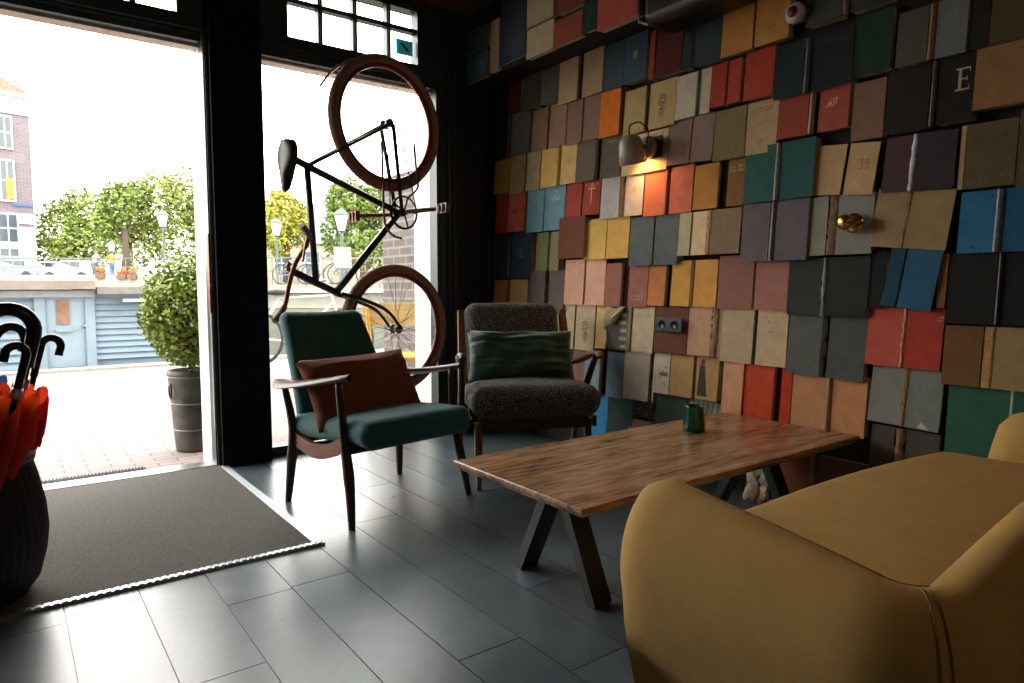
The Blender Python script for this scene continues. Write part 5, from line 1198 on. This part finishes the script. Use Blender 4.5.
# pale moored boat beyond the window, canal railing with bicycles
q = far(320, 296, 13); bt = thing('moored_boat', 'pale flat roofed boat moored on the canal, seen through the window', 'boat', (q.x, q.y, -.6), -YAW + .05)
MB().box(-1.6, 3.2, 0, 1.8, 0, 1.12).build('hull', mat('74766a', .7, .15, 3), bt)
MB().box(-1.5, 3.1, .1, 1.7, 1.13, 1.42).build('cabin', mat('a09c90', .7, .1, 3), bt)
MB().box(-1.7, 3.2, -.08, 1.9, 1.43, 1.5).build('roof', mat('b0aca0', .7, .1, 3), bt)
q = far(320, 279, 24); ra = thing('canal_railing', 'iron railing with leaning bicycles along the far canal side', 'railing', (q.x, q.y, q.z - .2), -YAW)
b = MB(); b.box(-3.5, 5, -.02, .02, .92, .97); b.box(-3.5, 5, -.02, .02, .45, .48)
for i in range(29): b.box(-3.5 + i * .3, -3.47 + i * .3, -.015, .015, 0, .95)
b.build('rails', mat('59625c', .6), ra)
MB().box(-6, 8, -2.6, 4, -2.2, -.01).build('quay_wall', mat('857f74', .9, .2, 2), ra)
def parked_bike(label, loc, rz, col, k=1.0):
    r = thing('parked_bicycle', label, 'bicycle', tuple(loc), rz, 'bicycles parked outside'); e = Vector((1, 0, 0)); n = Vector((0, 1, 0)); M = wm(r)
    for nm, x in (('rear_wheel', -.53), ('front_wheel', .53)):
        c = Vector((x, 0, .35)); N_ = 28
        w_ = MB().tube([c + Vector((math.cos(2 * PI * i / N_), 0, math.sin(2 * PI * i / N_))) * .33 for i in range(N_)], .02, 6, closed=True).build(nm, mat('242424', .7), r)
        b = MB()
        for j in range(14): b.tube([c, c + Vector((math.cos(2 * PI * j / 14), 0, math.sin(2 * PI * j / 14))) * .32], .003, 3, cap=False)
        b.build('spokes', M_chr, w_)
    b = MB(); A, B_, S, Hd, F_ = Vector((-.53, 0, .35)), Vector((-.08, 0, .30)), Vector((-.22, 0, .82)), Vector((.36, 0, .86)), Vector((.53, 0, .35))
    for p, q in ((A, B_), (A, S), (B_, S), (S, Hd), (B_, Hd - Vector((-.03, 0, .1))), (Hd + Vector((-.03, 0, .16)), F_)): b.tube([p, q], .016, 6)
    b.build('frame', mat(col, .35, .1, 10), r)
    MB().tube([(.20, -.27, 1.02), (.32, -.18, 1.05), (.335, 0, 1.03), (.32, .18, 1.05), (.20, .27, 1.02)], .012, 6).build('handlebar', M_chr, r)
    MB().ellipsoid((-.25, 0, .90), .13, .07, .04, 12, 8).build('saddle', mat('2a2420', .6), r)
for i, (px, col, lb) in enumerate(((296, '3a5a8a', 'blue bicycle against the canal railing beside the window edge'), (322, '4a4a4a', 'grey bicycle against the canal railing below the distant house'), (350, '7a3a2c', 'red bicycle against the canal railing beneath the dense green tree'))):
    q = far(px, 279, 23.5 - .45 * i); parked_bike(lb, (q.x, q.y, ra.location.z), -YAW + .15 * (i - 1), col)
q = on_z(302, 350, -.025); q = far(300, 340, 8.2); parked_bike('white bicycle parked on the paving outside the tall window', (q.x, q.y, -.025), -.45, 'a8a49c')
# yellow cafe chair right outside the window
q = far(397, 352, 4.95); yc = thing('cafe_chair', 'yellow metal cafe chair with a plank back outside the window', 'chair', (q.x, q.y, -.025), -.52)
M_yel = mat('c89a3c', .45, .1, 10); 
MB().box(-.22, .22, -.2, .2, .44, .47).build('seat', M_yel, yc, bevel=.008)
MB().box(-.26, .26, .19, .215, .67, .84).build('back_plank', wood_mat('a88a5c', 'c8ac7c', .6, 5, 'X'), yc, bevel=.005)
for s in (-1, 1):
    MB().tube(catmull([(.20 * s, -.20, 0), (.20 * s, -.18, .40), (.20 * s, -.1, .43), (.20 * s, .15, .43)], 5), .014, 8).build('leg', M_yel, yc)
    MB().tube(catmull([(.20 * s, .24, 0), (.20 * s, .17, .42), (.21 * s, .18, .60), (.23 * s, .18, .82)], 5), .014, 8).build('leg', M_yel, yc)
SC.cycles.use_denoising = True
SC.cycles.max_bounces = 10; SC.cycles.diffuse_bounces = 6; SC.cycles.transparent_max_bounces = 12
SC.cycles.sample_clamp_indirect = 6.0
